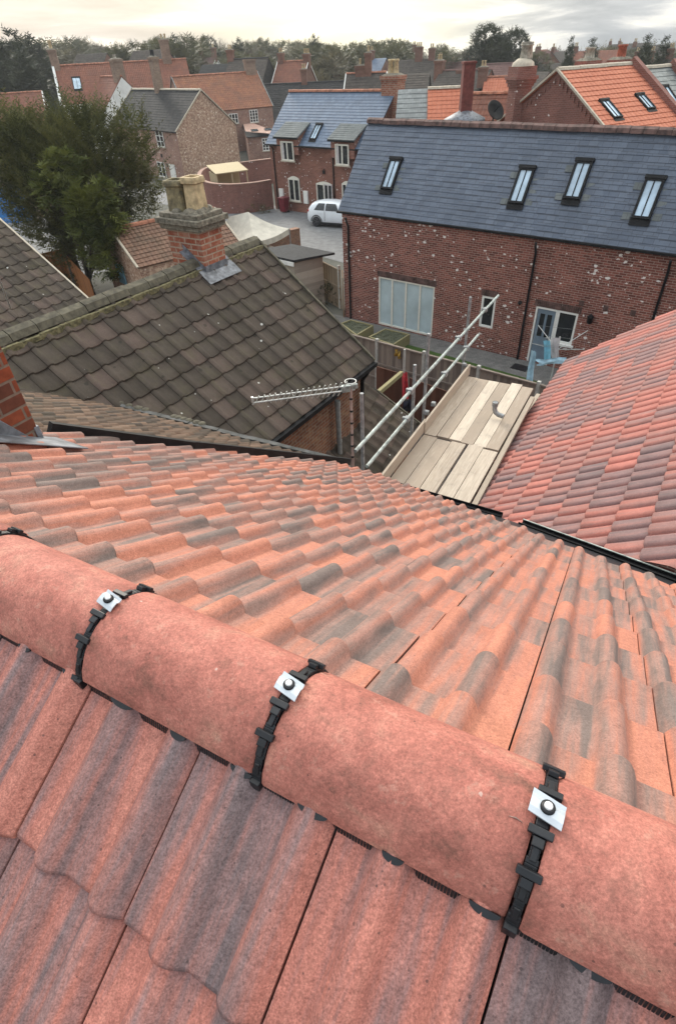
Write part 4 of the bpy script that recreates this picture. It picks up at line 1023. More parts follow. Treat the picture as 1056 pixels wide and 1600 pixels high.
for (a0, a1, zb, zt, nm) in wins:
    if nm == 'up':
        # dormer: brick cheeks rising through the eaves under its own lean-to roof
        mb = MB(); c0, c1 = a0-.42, a1+.42; zd = zt+.28; kf = -.37; kt = .40*rl-ovh; zt2 = ze+.40*(zr-ze)+.10
        mb.quad(P3(c0, 3.8, kf), P3(c1, 3.8, kf), P3(c1, zd, kf), P3(c0, zd, kf)); mb.quad(P3(c0, 3.8, kf), P3(c1, 3.8, kf), P3(c1, 3.8, 0), P3(c0, 3.8, 0))
        for s in (c0, c1): mb.quad(P3(s, 3.8, kf), P3(s, zd, kf), P3(s, zt2-.04, kt), P3(s, 3.8, kt))
        dm = mb.build('dormer', M['brick_dh'], dorm)
        rb = MB(); stepped_roof(rb, P3(c0-.14, zd-.02, kf-.2), P3(c1+.14, zd-.02, kf-.2), P3(c0-.14, zt2, kt), P3(c1+.14, zt2, kt), .22, .012, .08); rb.build('dormer_roof', M['slate_lead'], dm)
        gb = MB(); gb.span(P3(c0-.14, zd-.10, kf-.17), P3(c1+.14, zd-.10, kf-.17), .08, .08); gb.build('gutter', M['blackmetal'], dm)
        window(dorm, P3(0, 0, kf-.03), A3, N3, a0, a1, zb, zt, 2, 0, .085, M['pvc'], depth=.0, sill=M['stone'], curtain=M['greycloth'])
    elif nm == 'lo':
        window(dorm, P3(0, 0, -.05), A3, N3, a0, a1, zb, zt, 2, 0, .085, M['pvc'], depth=.0, sill=M['stone'])
        am = MB(); am.add([P3(a0, zt, -.03)]+[P3(a0+(a1-a0)*k/8, zt+.16*sin(pi*k/8), -.03) for k in range(9)]+[P3(a1, zt, -.03)], [tuple(range(11))]); am.prism([P3(a0+(a1-a0)*k/8, zt-.02+.16*sin(pi*k/8), -.03) for k in range(9)], N3*.03); am.build('arch_head', M['pvc'], dorm)
    else:
        window(dorm, P3(0, 0, -.05), A3, N3, a0, a0+.75, .9, zt, 1, 0, .08, M['pvc'], depth=.0)
        window(dorm, P3(0, 0, -.05), A3, N3, a0+.72, a1+.25, .05, zt, 2, 2, .07, M['greycloth'], depth=.0, name='door')
        cp_ = MB(); cp_.prism([P3(a0+(a1+.25-a0)*k/8, zt-.0+.15*sin(pi*k/8), -.03) for k in range(9)], N3*.03); cp_.build('arch_head', M['pvc'], dorm)
        lp = MB(); lp.box(P3(a0+.8, zt+.75, -.1), (.12, .16, .22), ax3); lp.box(P3(a0+.8, zt+.92, -.05), (.05, .12, .05), ax3); lp.build('wall_lantern', M['blackmetal'], dorm)
for x, y in ((447, 299), (479, 309)):
    s_, z_ = s3(x, y) if y < 400 else (0, 0)
for (q, w, h) in (((441, 303), .42, .75), ((479, 308), .42, .85)):
    s_, z_ = s3(*q); bxm = MB(); bxm.box(P3(s_, z_, -.07), (w, .14, h), ax3); bxm.build('meter_box', M['white'], dorm, bevel=.02)
for (q) in ((427, 227), (520.5, 234)):
    s_, z_ = s3(*q); pipe(dorm, [P3(s_, ze-.1, -.25), P3(s_, ze-.35, -.08), P3(s_, .05, -.08)], .045)
gb = MB(); gb.span(e1-UP*.04-N3*-.04, e2-UP*.04+N3*.04, .11, .08); gb.build('gutter', M['blackmetal'], dorm)
rn3 = (r1-e1).normalized(); Nr = A3.cross(rn3); Nr = Nr if Nr.z > 0 else -Nr
rooflight(dorm, pl(494, 207, e1, Nr), A3, rn3, .6, 1.15, M['skyglass'])
cb_ = pl(611, 165, P3(0, 0, rl-ovh), N3); cs = (cb_-dha).dot(A3)
stack(dorm, P3(cs, 0, rl-.1), A3, .9, 1.25, zr-1.6, pl(611, 118, P3(0, 0, rl-ovh), N3).z, M['brick_stack'], (-.22, .22), True, M['cream_pot'], poth=.75, potr=.17)

# white car beside the dormer house
cp0 = gp(495, 354.5); CDIR = (gp(531, 356.5)-gp(503, 354.3)).normalized(); CS = Vec((CDIR.y, -CDIR.x, 0)); CS = CS if CS.dot(EYE-cp0) > 0 else -CS
car = thing('parked_car', 'white hatchback car parked in the court, half hidden by the big brick house', 'car', cp0)
X = lambda l, s, z: Vec((cp0.x, cp0.y, 0)) + CDIR*l - CS*s + UP*z      # l from the rear axle towards the front, s inward from the near flank
def loft(prof_list, mat, name, parent, close=True):
    mb = MB(); n = len(prof_list[0]); P = [p for pr in prof_list for p in pr]; F = []
    for i in range(len(prof_list)-1):
        for k in range(n-1): F.append((i*n+k, i*n+k+1, (i+1)*n+k+1, (i+1)*n+k))
    F += [tuple(range(n))[::-1], tuple(range((len(prof_list)-1)*n, len(prof_list)*n))]
    mb.add(P, F, None, True); o = mb.build(name, mat, parent); o.data.polygons.foreach_set('use_smooth', [True]*len(F)); return o
WC_ = 1.78
def csec(l, zb, zs, zt, tuck, bow):   # half section mirrored: sill, flank, shoulder, roof
    hw = WC_/2
    prof = [(hw-.10-tuck, zb), (hw-.02-tuck, zb+.12), (hw-tuck, (zb+zs)/2), (hw-.03-tuck, zs), (hw-.17-tuck*1.2-bow, (zs+zt)/2+.05), (hw-.30-tuck*1.2-bow, zt-.04), (.2, zt), (-.2, zt)]
    L = [(a, z) for a, z in prof[:-1]]; R = [(-a, z) for a, z in prof[:-1]][::-1]
    return [X(l, hw-a, z) for a, z in L+R]
secs = [(-.78, .42, .80, .84, .22, .0), (-.74, .32, .92, 1.02, .10, .0), (-.62, .26, .98, 1.26, .04, .0), (-.40, .24, 1.0, 1.45, .0, .0), (.1, .22, .99, 1.53, 0, 0), (.9, .20, .97, 1.55, 0, 0), (1.6, .2, .96, 1.50, 0, 0), (2.1, .2, .95, 1.30, 0, .02), (2.55, .22, .93, 1.02, .02, .0), (3.1, .24, .86, .92, .06, 0), (3.35, .3, .70, .74, .2, 0)]
loft([csec(*q) for q in secs], M['carpaint'], 'body', car)
for l0, l1, la_ in ((-.18, .62, .30), (.70, 1.72, -.28)):
    gq = MB(); o_ = -.014
    for za, zb2, sa, sb2, fa0, fb0 in ((1.04, 1.31, .055, .17, 0, .6), (1.31, 1.44, .17, .262, .6, 1.0)):
        xa0, xb0 = (l0+la_*fa0, l0+la_*fb0) if la_ > 0 else (l0, l0); xa1, xb1 = (l1+la_*fa0, l1+la_*fb0) if la_ < 0 else (l1, l1)
        gq.quad(X(xa0, sa+o_, za), X(xa1, sa+o_, za), X(xb1, sb2+o_, zb2), X(xb0, sb2+o_, zb2))
    gq.build('side_window', M['glass'], car)
rw = MB(); rw.quad(X(-.69, .30, 1.08), X(-.69, WC_-.30, 1.08), X(-.47, WC_-.40, 1.38), X(-.47, .40, 1.38)); rw.build('rear_window', M['glass'], car)
for l in (0, 2.55):
    for s in (-.015, WC_-.19):
        w = MB(); w.lathe(X(l, s, .33), [(.0, .0), (.24, .0), (.33, .01), (.335, .10), (.33, .19), (0, .2)], 24, -CS); wh = w.build('wheel', M['tyre'], car)
        rmb = MB()
        for k in range(5):
            a = 2*pi*k/5; v = CDIR*cos(a)+UP*sin(a); rmb.span(X(l, s-.012, .33), X(l, s-.012, .33)+v*.235, .03, .06)
        rmb.lathe(X(l, s-.004, .33), [(.24, 0), (.24, .02), (.21, .02), (.21, 0)], 20, CS); rmb.build('rim', M['rim'], wh)
    am = MB(); am.tube([X(l+.40*cos(t), -.004, .33+.40*sin(t)) for t in [pi*k/12 for k in range(13)]], .035, 6); am.build('wheel_arch', M['black'], car)
tl = MB(); tl.box(X(-.66, .18, .98), (.12, .26, .12), (CDIR, CS, UP)); tl.build('tail_light', M['tail'], car, bevel=.02)
sk = MB(); sk.box(X(1.25, -.005, .27), (2.0, .03, .12), (CDIR, CS, UP)); sk.build('sill_trim', M['black'], car)
dl_ = MB(); dl_.box(X(.66, -.003, .72), (.012, .02, .6), (CDIR, CS, UP)); dl_.build('door_gap', M['black'], car)
dh_ = MB(); dh_.box(X(.35, -.01, .88), (.16, .03, .03), (CDIR, CS, UP)); dh_.build('handle', M['carpaint'], car)

# maroon bin
def wheelie(p, d, label, h=1.05, grp=None):
    t = thing('wheelie_bin', label, 'bin', p, grp); s = Vec((d.y, -d.x, 0)); mb = MB(); ax = (d, s, UP)
    P = [p+d*x*i+s*x*j*1.1+UP*z for z, x in ((.08, .22), (h-.08, .29)) for i, j in ((-1, -1), (1, -1), (1, 1), (-1, 1))]
    mb.add(P, [(3, 2, 1, 0), (4, 5, 6, 7), (0, 1, 5, 4), (1, 2, 6, 5), (2, 3, 7, 6), (3, 0, 4, 7)]); mb.build('body', M['maroon'], t, bevel=.02)
    lm = MB(); lm.box(p+UP*(h-.04), (.64, .70, .07), ax); lm.tube([p-d*.34-s*.28+UP*(h-.05), p-d*.34+s*.28+UP*(h-.05)], .02, 8); lm.build('lid', M['maroon'], t, bevel=.02)
    for j in (-1, 1):
        w = MB(); w.lathe(p-d*.2+s*(j*.22-.03)+UP*.1, [(0, 0), (.1, 0), (.1, .06), (0, .06)], 12, s); w.build('wheel', M['tyre'], t)
wheelie(gp(445, 332), N3, 'maroon wheelie bin against the dormer house wall, left of its downstairs window')
wheelie(gp(313, 303.5), azd(150), 'maroon wheelie bin standing left of the curved brick wall', 1.1)

# court and paths
sheet('car_court', [gp(360, 372), gp(470, 392), gp(540, 412), gp(545, 330), gp(620, 322), gp(620, 296), gp(440, 322), gp(330, 318), gp(240, 292), gp(180, 300), gp(300, 330)], .012, M['asphalt'])
sheet('side_yard', [gp(0, 352), gp(120, 440), gp(175, 420), gp(120, 352), gp(60, 330), gp(-30, 335)], .012, M['asphalt'])
sheet('paved_path', [fa-A2*2+N2*0.0, fa+A2*18, fa+A2*18+N2*3.2, fa-A2*2+N2*3.2], .012, M['paving'])

# ------------------------------------------------------------------ middle distance houses on the left
def eaves_house(name, label, ez, eL, eR, rL, rR, walls, roof, gauge=.25, ov=.2, ridge=None, verge=None, openings=None, gin=.12, cat='house', lift=.016):
    e1, e2 = gp(*eL, ez), gp(*eR, ez); r1, r2 = verge_pts(e1, e2, rL, rR); z = (r1.z+r2.z)/2
    sp = (flat(r1-e1).length+flat(r2-e2).length)/2; d = seg_dir(e1, e2); w = Vec((-d.y, d.x, 0)); w = w if w.dot(r1-e1) > 0 else -w
    r1 = flat(e1)+w*sp+UP*z; r2 = flat(e2)+w*sp+UP*z
    t = thing(name, label, cat, flat(e1))
    H = gable_house(t, e1, e2, r1, r2, walls, roof, gauge, ov, ridge, verge, True, openings, gin=gin, lift=lift)
    H.update(root=t, e1=e1, e2=e2, r1=r1, r2=r2, d=d, w=w, sp=sp, z=z); return H
def spx(H, x, y):
    p = pl(x, y, H['fa'], H['n']); return (p-H['fa']).dot(H['a']), p.z
def pxwin(H, x0, y0, x1, y1, muls=2, bars=0, frame=None, glass=None, sill=True, name='window', fr=.07, curtain=None):
    a0, zt = spx(H, x0, y0); _, zb = spx(H, x0, y1); a1, _ = spx(H, x1, y0)
    O = H['fa']+H['n']*.05
    return window(H['root'], O, H['a'], H['n'], a0, a1, max(zb, .05), zt, muls, bars, fr, frame or M['white'], glass, 0.0, M['stone'] if sill else None, name, curtain)
def placed_house(name, label, x, y, ez, az, L, sp, rise, walls, roof, gauge=.25, ov=.2, ridge=None, verge=None, openings=None, gin=.12, cat='house', lift=.016):
    d = azd(az); w = Vec((-d.y, d.x, 0)); w = w if w.y > 0 else -w
    e2 = Vec((x, y, ez)); e1 = e2-d*L; r1, r2 = e1+w*sp+UP*rise, e2+w*sp+UP*rise
    t = thing(name, label, cat, flat(e1))
    H = gable_house(t, e1, e2, r1, r2, walls, roof, gauge, ov, ridge, verge, True, openings, gin=gin, lift=lift)
    H.update(root=t, e1=e1, e2=e2, r1=r1, r2=r2, d=d, w=w, sp=sp, z=ez+rise); return H
ct = placed_house('brick_cottage', 'old brick cottage with a black tiled roof and a patched rubble gable facing us', -13.44, 64.16, 4.14, 140.7, 14.9, 3.46, 2.98, M['brick_old'], M['roof_black'], .28, .1, M['stone'], M['stone'], gin=.05)
gw = MB(); S2 = ct['S2']; gw.add([p+ct['d']*.03 for p in S2], [(4, 3, 2, 1, 0)]); gw.build('gable_wall', M['brick_rubble'], ct['root'])
pxwin(ct, 243, 203, 254, 228, 2, 3); pxwin(ct, 246, 252, 257, 275, 2, 3)
pxwin(ct, 265, 256, 273, 283, 1, 0, glass=M['white'], sill=False, name='door')
for (x, y) in ((253, 243), (262, 258)):
    s_, z_ = spx(ct, x, y); v = MB(); v.box(ct['fa']+ct['a']*s_+ct['n']*.03+UP*z_, (.25, .06, .3), (ct['a'], ct['n'], UP)); v.build('air_vent', M['black'], ct['root'])
s_, z_ = spx(ct, 217, 215); pipe(ct['root'], [ct['fa']+ct['a']*s_+ct['n']*.06+UP*4.2, ct['fa']+ct['a']*s_+ct['n']*.06+UP*.1], .07)
gq = MB(); gq.span(ct['e1']-UP*.05, ct['e2']-UP*.05, .12, .10); gq.build('gutter', M['blackmetal'], ct['root'])
cpos = pl(249, 140, ct['r1'], ct['w'])
stack(ct['root'], cpos, ct['d'], .75, .7, ct['z']-.8, ct['z']+2.6, M['brick_buff'], (-.16, .16), True, M['black'], poth=.5, potr=.13)
wh = placed_house('white_house', 'white rendered house with a long red pantiled roof and a single rooflight', -15.5, 90.25, 5.675, 75, 16.25, 3.98, 3.79, M['render'], M['pan_red'], .33, .15, M['terracotta'], None, gin=.05)
pv = MB()
for k in (0,):
    pv.span(wh['e1']-wh['d']*.14+UP*.06, wh['r1']-wh['d']*.14+UP*.16, .26, .42)
pv.build('gable_parapet', M['render'], wh['root'])
stack(wh['root'], wh['r1']+wh['d']*.2, wh['d'], 1.0, .9, wh['z']-1, at(74, 78, wh['r1'].y).z, M['brick_buff'], (0,), True, M['cream_pot'], poth=.8, potr=.2)
stack(wh['root'], pl(262, 98, wh['r1'], wh['w']), wh['d'], .9, 1.1, wh['z']-1, wh['z']+2.0, M['brick_buff'], (-.2, .25), True, M['cream_pot'])
ruw = (wh['r1']-wh['e1']).normalized(); nw_ = wh['d'].cross(ruw); nw_ = nw_ if nw_.z > 0 else -nw_
rooflight(wh['root'], pl(121, 131, wh['e1'], nw_), wh['d'], ruw, 1.0, 1.7, M['skyglass'])
gq = MB(); gq.span(wh['e1']-UP*.05, wh['e2']-UP*.05, .12, .10); gq.build('gutter', M['white'], wh['root'])
# its gabled wing
dct = ct['d']; ge2 = at(159, 181, 83); ge2z = ge2.z; ge1 = ge2 - dct*6.5
gr2 = pl(190, 119, ge2, dct); wgt = thing('white_gabled_house', 'white gable with a chimney on its peak and a steep red pantiled roof edge', 'house', flat(ge2))
H2 = gable_house(wgt, ge1, ge2, gr2-dct*6.5, gr2, M['render'], M['pan_red'], .33, .12, M['terracotta'], None, gin=.02)
stack(wgt, gr2-dct*.6, dct, 1.25, .9, gr2.z-1.6, at(188, 92, gr2.y).z, M['brick_buff'], (-.1,), True, M['grey_pot'], poth=.35, potr=.2)
pm_ = at(161, 184, 82.7); pipe(wgt, [Vec((pm_.x, pm_.y, pm_.z-.2)), Vec((pm_.x+.5, pm_.y-.1, pm_.z-1.0)), Vec((pm_.x+.6, pm_.y-.1, .2))], .09)
orh = placed_house('orange_roofed_house', 'house with a mottled orange pantiled roof, a tall brick stack and sash windows', -5.39, 87.1, 4.4, 64, 11.1, 4.25, 3.44, M['brick_old'], M['pan_orange'], .33, .12, M['terracotta'], M['slate_grey'], gin=.05)
pxwin(orh, 389, 172, 402, 192, 3, 4); pxwin(orh, 357, 178, 371, 194, 3, 2)
stack(orh['root'], orh['r2']-orh['d']*.9, orh['d'], .8, 1.3, orh['z']-1.6, at(396, 92, orh['r2'].y).z, M['brick_buff'], (), True)
lt = thing('lean_to', 'brick lean to with two rooflights in a low slate roof beside the dormer house', 'extension', gp(388, 242))
l1, l2 = gp(385, 214.5, 2.9), gp(436, 211, 2.9); ld = seg_dir(l1, l2); lw = Vec((-ld.y, ld.x, 0)); lw = lw if lw.y > 0 else -lw
l3, l4 = pl(378, 198, l1, ld), pl(431, 195, l2, ld); l3.z = l4.z = (l3.z+l4.z)/2
mb = MB(); Nl = stepped_roof(mb, l1, l2, l3, l4, .3, .014); mb.build('roof', M['roof_black'], lt)
mb = MB(); q1, q2 = flat(l1)+lw*.2+ld*.1, flat(l2)+lw*.2-ld*.1; mb.prism([q1, q2, q2+lw*flat(l4-l2).length, q1+lw*flat(l3-l1).length], UP*2.85); mb.build('wall', M['brick_old'], lt)
for x in (398, 419): rooflight(lt, pl(x, 204.5 if x < 410 else 203, l1, Nl), ld, (l3-l1).normalized(), .75, 1.3)
HL = dict(fa=q1, a=ld, n=-lw, root=lt); pxwin(HL, 409, 216, 423, 236, 3, 4)
# left edge red roof with white barge
ll = placed_house('red_roofed_house', 'red tiled roof with a white barge board, left of the tall white house', -31.5, 80.5, 4.1, 75, 14.0, 3.6, 3.1, M['brick_old'], M['pan_red'], .33, .15, M['terracotta'], M['white'], gin=.06)
# ------------------------------------------------------------------ outbuilding, tent, shed, walls in the yard behind the dark house
ob = placed_house('pantiled_outbuilding', 'small brick outbuilding with an old pantiled roof and blue window behind the chimney', -4.19, 30.29, 2.2, 50.5, 5.5, 2.0, 1.3, M['brick_rubble'], M['pan_old'], .24, .08, M['terracotta'], M['stone'], gin=.05, lift=.03)
e1b = flat(ob['B1']); gwp = ob['e1'] + ob['d']*.0
bwm = MB(); q = pl(190, 428, ob['e1']+ob['d']*.04, ob['d']); bwm.box(q-ob['d']*.02, (.05, .8, .9), (ob['d'], ob['w'], UP)); bwm.build('window', M['paleblue'], ob['root'])
gat = thing('boarded_fence', 'orange brown boarded fence corner between the dark roof verge and the tree', 'fence', gp(112, 450))
qa, qb, qc = gp(40, 402, 1.8), gp(95, 389, 1.8), gp(140, 437, 1.8)
def boarded(root, a, b, h, mat, name='panel', bw=.12, cap=None, th=.025):
    a, b = flat(a), flat(b); d = (b-a).normalized(); L = (b-a).length; n = max(1, int(L/bw)); s = Vec((d.y, -d.x, 0)); mb = MB(); rn = random.Random(int(L*100))
    for k in range(n):
        c = a+d*(L*(k+.5)/n)+UP*(h/2)+s*(.006*(k % 2)); mb.box(c, (L/n-.004, th, h), (d, s, UP), (rn.uniform(.1, .95), rn.random(), 0, 1))
    o = mb.build(name, mat, root); me = o.data; U_ = me.uv_layers[0].data; off = root_loc(root)
    for p in me.polygons:
        for li in p.loop_indices:
            q = me.vertices[me.loops[li].vertex_index].co + off; U_[li].uv = (q.z, q.dot(d))
    return o
boarded(gat, qa, qb, 1.8, M['rust_wood'], bw=.15); boarded(gat, qb, qc, 1.8, M['rust_wood'], bw=.15)
pm = MB(); pm.box(flat(qb)+UP*.95, (.12, .12, 1.9)); pm.build('post', M['rust_wood'], gat)
gar = thing('garage', 'garage with bright blue doors at the left edge behind the tree', 'garage', gp(0, 352))
ga, gb_ = gp(-70, 356), gp(54, 346); gd = seg_dir(ga, gb_); gs = Vec((-gd.y, gd.x, 0)); gs = gs if gs.y > 0 else -gs
boarded(gar, ga+gs*0, gb_, 2.5, M['blue'], 'door', .3, th=.05)
mb = MB(); mb.prism([flat(ga)+gs*.06-gd*.3, flat(gb_)+gs*.06+gd*.3, flat(gb_)+gs*5+gd*.3, flat(ga)+gs*5-gd*.3], UP*2.75); mb.build('wall', M['brick_old'], gar)
mb = MB(); mb.prism([flat(ga)-gs*.2-gd*.5+UP*2.76, flat(gb_)-gs*.2+gd*.5+UP*2.76, flat(gb_)+gs*5.2+gd*.5+UP*2.9, flat(ga)+gs*5.2-gd*.5+UP*2.9], UP*.12); mb.build('roof', M['felt'], gar)
# canvas shelter
ten = thing('canvas_shelter', 'beige canvas shelter with a sagging peaked roof beside the shed', 'shelter', gp(400, 380))
pk = gp(388, 331, 2.95); pk2 = gp(357, 339, 2.7); c1_, c2_, c3_, c4_ = gp(340, 362, 2.0), gp(398, 378, 2.0), gp(452, 357, 2.1), gp(415, 346, 2.1)
mb = MB(); n = 8; P = []; F = []
def sag(a, b, t, s=.10): return a.lerp(b, t) - UP*(s*sin(pi*t))
for base_a, base_b, top_a, top_b in ((c1_, c2_, pk2, pk), (c2_, c3_, pk, pk), (c3_, c4_, pk, pk), (c4_, c1_, pk, pk2)):
    P = []
    for i in range(n+1):
        for j in range(n+1):
            lo = sag(base_a, base_b, j/n, .12); hi = top_a.lerp(top_b, j/n); P.append(lo.lerp(hi, i/n) - UP*(.14*sin(pi*i/n)))
    mb.add(P, [(i*(n+1)+j, i*(n+1)+j+1, (i+1)*(n+1)+j+1, (i+1)*(n+1)+j) for i in range(n) for j in range(n)], None, True)
for a, b in ((c1_, c2_), (c2_, c3_), (c3_, c4_)):
    P = []
    for j in range(n+1): p = sag(a, b, j/n, .12); P += [p, p-UP*.28]
    mb.add(P, [(2*j, 2*j+2, 2*j+3, 2*j+1) for j in range(n)])
mb.build('canvas_roof', M['tarp'], ten)
for p in (c1_, c2_, c3_, c4_):
    q = MB(); q.tube([Vec((p.x, p.y, 0)), p-UP*.02], .03, 8); q.build('leg', M['galv_dark'], ten)
# low brick wall right of the tent
def wall_thing(name, label, pts, h, th, mat, coping=None):
    t = thing(name, label, 'wall', flat(pts[0])); mb = MB(); cm = MB(); pts = [flat(p) for p in pts]
    def offs(k):
        d = (pts[min(k+1, len(pts)-1)]-pts[max(k-1, 0)]).normalized(); return Vec((-d.y, d.x, 0))
    L = [p+offs(k)*th/2 for k, p in enumerate(pts)]; R = [p-offs(k)*th/2 for k, p in enumerate(pts)]
    L2 = [p+offs(k)*(th/2+.03) for k, p in enumerate(pts)]; R2 = [p-offs(k)*(th/2+.03) for k, p in enumerate(pts)]
    for k in range(len(pts)-1):
        mb.quad(L[k+1], L[k], L[k]+UP*h, L[k+1]+UP*h); mb.quad(R[k], R[k+1], R[k+1]+UP*h, R[k]+UP*h)
        for A_, B_, z0, z1 in ((L2, R2, h, h+.07),):
            cm.quad(A_[k]+UP*z1, B_[k]+UP*z1, B_[k+1]+UP*z1, A_[k+1]+UP*z1); cm.quad(A_[k+1]+UP*z0, A_[k]+UP*z0, A_[k]+UP*z1, A_[k+1]+UP*z1); cm.quad(B_[k]+UP*z0, B_[k+1]+UP*z0, B_[k+1]+UP*z1, B_[k]+UP*z1)
            cm.quad(A_[k]+UP*z0, A_[k+1]+UP*z0, B_[k+1]+UP*z0, B_[k]+UP*z0)
    for k in (0, len(pts)-1): mb.quad(L[k], R[k], R[k]+UP*h, L[k]+UP*h); cm.quad(L2[k]+UP*h, R2[k]+UP*h, R2[k]+UP*(h+.07), L2[k]+UP*(h+.07))
    mb.build('brickwork', mat, t); cm.build('coping', coping or mat, t); return t
wall_thing('brick_wall', 'short brown brick garden wall end between the canvas shelter and car court', [gp(418, 402), gp(468, 389)], 1.15, .35, M['brick_dark'], M['brick_dark'])
def curve(ps, n=6):
    out = []
    for i in range(len(ps)-1):
        p0, p1, p2, p3 = ps[max(i-1, 0)], ps[i], ps[i+1], ps[min(i+2, len(ps)-1)]
        for k in range(n):
            t = k/n; out.append(.5*((2*p1)+(p2-p0)*t+(2*p0-5*p1+4*p2-p3)*t*t+(3*p1-p0-3*p2+p3)*t*t*t))
    return out+[ps[-1]]
cw = [gp(*q) for q in ((427, 326), (400, 331), (365, 333.5), (338, 331), (323, 324), (319, 314), (326, 304), (345, 298))] + [gp(428, 286)]
wall_thing('curved_wall', 'curved red brick wall wrapping round beside the dormer house', curve(cw[:-1]) + [cw[-1]], 1.95, .25, M['brick_wall'], M['brick_old'])
sh = thing('timber_shelter', 'open fronted shelter of pale new timber behind the curved wall', 'shelter', gp(360, 290))
h1_, h2_ = gp(339, 273, 2.4), gp(386, 267, 2.4); hd_ = seg_dir(h1_, h2_); hw_ = Vec((-hd_.y, hd_.x, 0)); hw_ = hw_ if hw_.y > 0 else -hw_
mb = MB(); mb.prism([h1_-hd_*.1, h2_+hd_*.1, h2_+hd_*.1+hw_*2.2+UP*.35, h1_-hd_*.1+hw_*2.2+UP*.35], UP*.07); mb.build('roof', M['newwood'], sh)
for p in (h1_, h1_.lerp(h2_, .5), h2_): q = MB(); q.span(Vec((p.x, p.y, 0))+hw_*.1, Vec((p.x, p.y, 2.38))+hw_*.1, .09, .09); q.build('post', M['newwood'], sh)
mb = MB(); mb.span(flat(h1_)+hw_*2+UP*1.2, flat(h2_)+hw_*2+UP*1.2, .05, 2.4); mb.span(flat(h1_)+hw_*.1+UP*1.2, flat(h1_)+hw_*2+UP*1.2, .05, 2.4); mb.build('boarding', M['newwood'], sh)
# shed with black felt roof
shd = thing('garden_shed', 'timber clad shed with a wide black felt roof beside the canvas shelter', 'shed', gp(459, 470))
s_a, s_b, s_c, s_d = gp(423, 402, 2.35), gp(459, 410, 2.3), gp(523, 398, 2.2), gp(398, 378, 2.45)
s_d = s_a + (s_c-s_b)*1.0
mb = MB(); mb.prism([s_a-(s_b-s_a)*.9, s_b, s_c, s_d-(s_b-s_a)*.9], UP*.09); mb.build('roof', M['felt'], shd)
fm_ = MB(); n_f = Vec((-(s_b-s_a).y, (s_b-s_a).x, 0)).normalized(); n_f = n_f if n_f.dot(EYE-s_a) > 0 else -n_f
fm_.span(s_a-(s_b-s_a)*.9+n_f*.02-UP*.09, s_b+n_f*.02-UP*.09, .03, .17); fm_.build('fascia', M['white'], shd)
v1 = (s_b-s_a).normalized(); v2 = (s_c-s_b).normalized()
k1, k2 = s_b-v1*.12+v2*.12, s_c-v1*.15-v2*.55
mb = MB()
nb = 15
for k in range(nb):
    z0, z1 = 2.22*k/nb, 2.22*(k+1)/nb; o_ = v1*.018
    mb.add([Vec((k1.x, k1.y, z0))+o_, Vec((k2.x, k2.y, z0))+o_, Vec((k2.x, k2.y, z1)), Vec((k1.x, k1.y, z1)), Vec((k1.x, k1.y, z0)), Vec((k2.x, k2.y, z0))], [(0, 1, 2, 3), (0, 4, 5, 1)], (random.random(), random.random(), 0, 1))
k0 = k1 - v1*3.2; mb.quad(Vec((k1.x, k1.y, 0)), Vec((k1.x, k1.y, 2.2)), Vec((k0.x, k0.y, 2.2)), Vec((k0.x, k0.y, 0))); mb.quad(Vec((k2.x, k2.y, 0)), Vec((k2.x, k2.y, 2.2)), Vec((k2.x, k2.y, 2.2))-v1*3.2, Vec((k2.x, k2.y, 0))-v1*3.2)
mb.build('cladding', M['cladding'], shd)
# fences
def fence(name, label, a, b, h, mat, posts, post_mat, ph=None):
    t = thing(name, label, 'fence', flat(a)); a, b = flat(a), flat(b); d = (b-a).normalized(); s = Vec((d.y, -d.x, 0)); s = s if s.dot(EYE-a) > 0 else -s; L = (b-a).length
    P = [0]+[f for f in posts]+[L]
    for k in range(len(P)-1):
        if P[k+1]-P[k] < .2: continue
        boarded(t, a+d*(P[k]+.06), a+d*(P[k+1]-.06), h, mat, 'panel', .11, th=.018)
        for z in (.45, h*.55, h-.03):
            r = MB(); r.span(a+d*(P[k]+.06)+s*.035+UP*z, a+d*(P[k+1]-.06)+s*.035+UP*z, .05, .07 if z < h-.1 else .05); r.build('rail', mat, t)
    for f in posts:
        q = MB(); q.box(a+d*f+UP*((ph or h+.06)/2), (.10, .10, ph or h+.06), (d, s, UP)); q.build('post', post_mat, t, bevel=.01)
    return t, d, s
fA = Vec((.95, 18.74, 0)); fB = Vec((6.6, 13.95, 0)); fd = seg_dir(fA, fB); fA = fA - fd*2.2
fpos = [(flat(gp(x, y, 1.85))-fA).dot(fd) for x, y in ((590, 529), (664, 548), (741, 577))]
fence('garden_fence', 'weathered grey board fence with concrete posts behind the scaffold platform', fA, fB, 1.8, M['fence'], [fpos[0]-1.9]+fpos+[fpos[2]+1.9], M['concrete'])
fence('tan_fence', 'tan board fence with a timber post beside the shed and slate house', gp(500, 464), gp(535, 484), 1.8, M['fence_tan'], [2.0], M['concrete'], 1.95)
gt_ = thing('side_gate', 'narrow orange brown boarded gate between tan fence and slate house', 'gate', gp(538, 480)); boarded(gt_, gp(537, 482), fa+A2*-.36+N2*.1, 1.75, M['rust_wood'], 'leaf', .12)
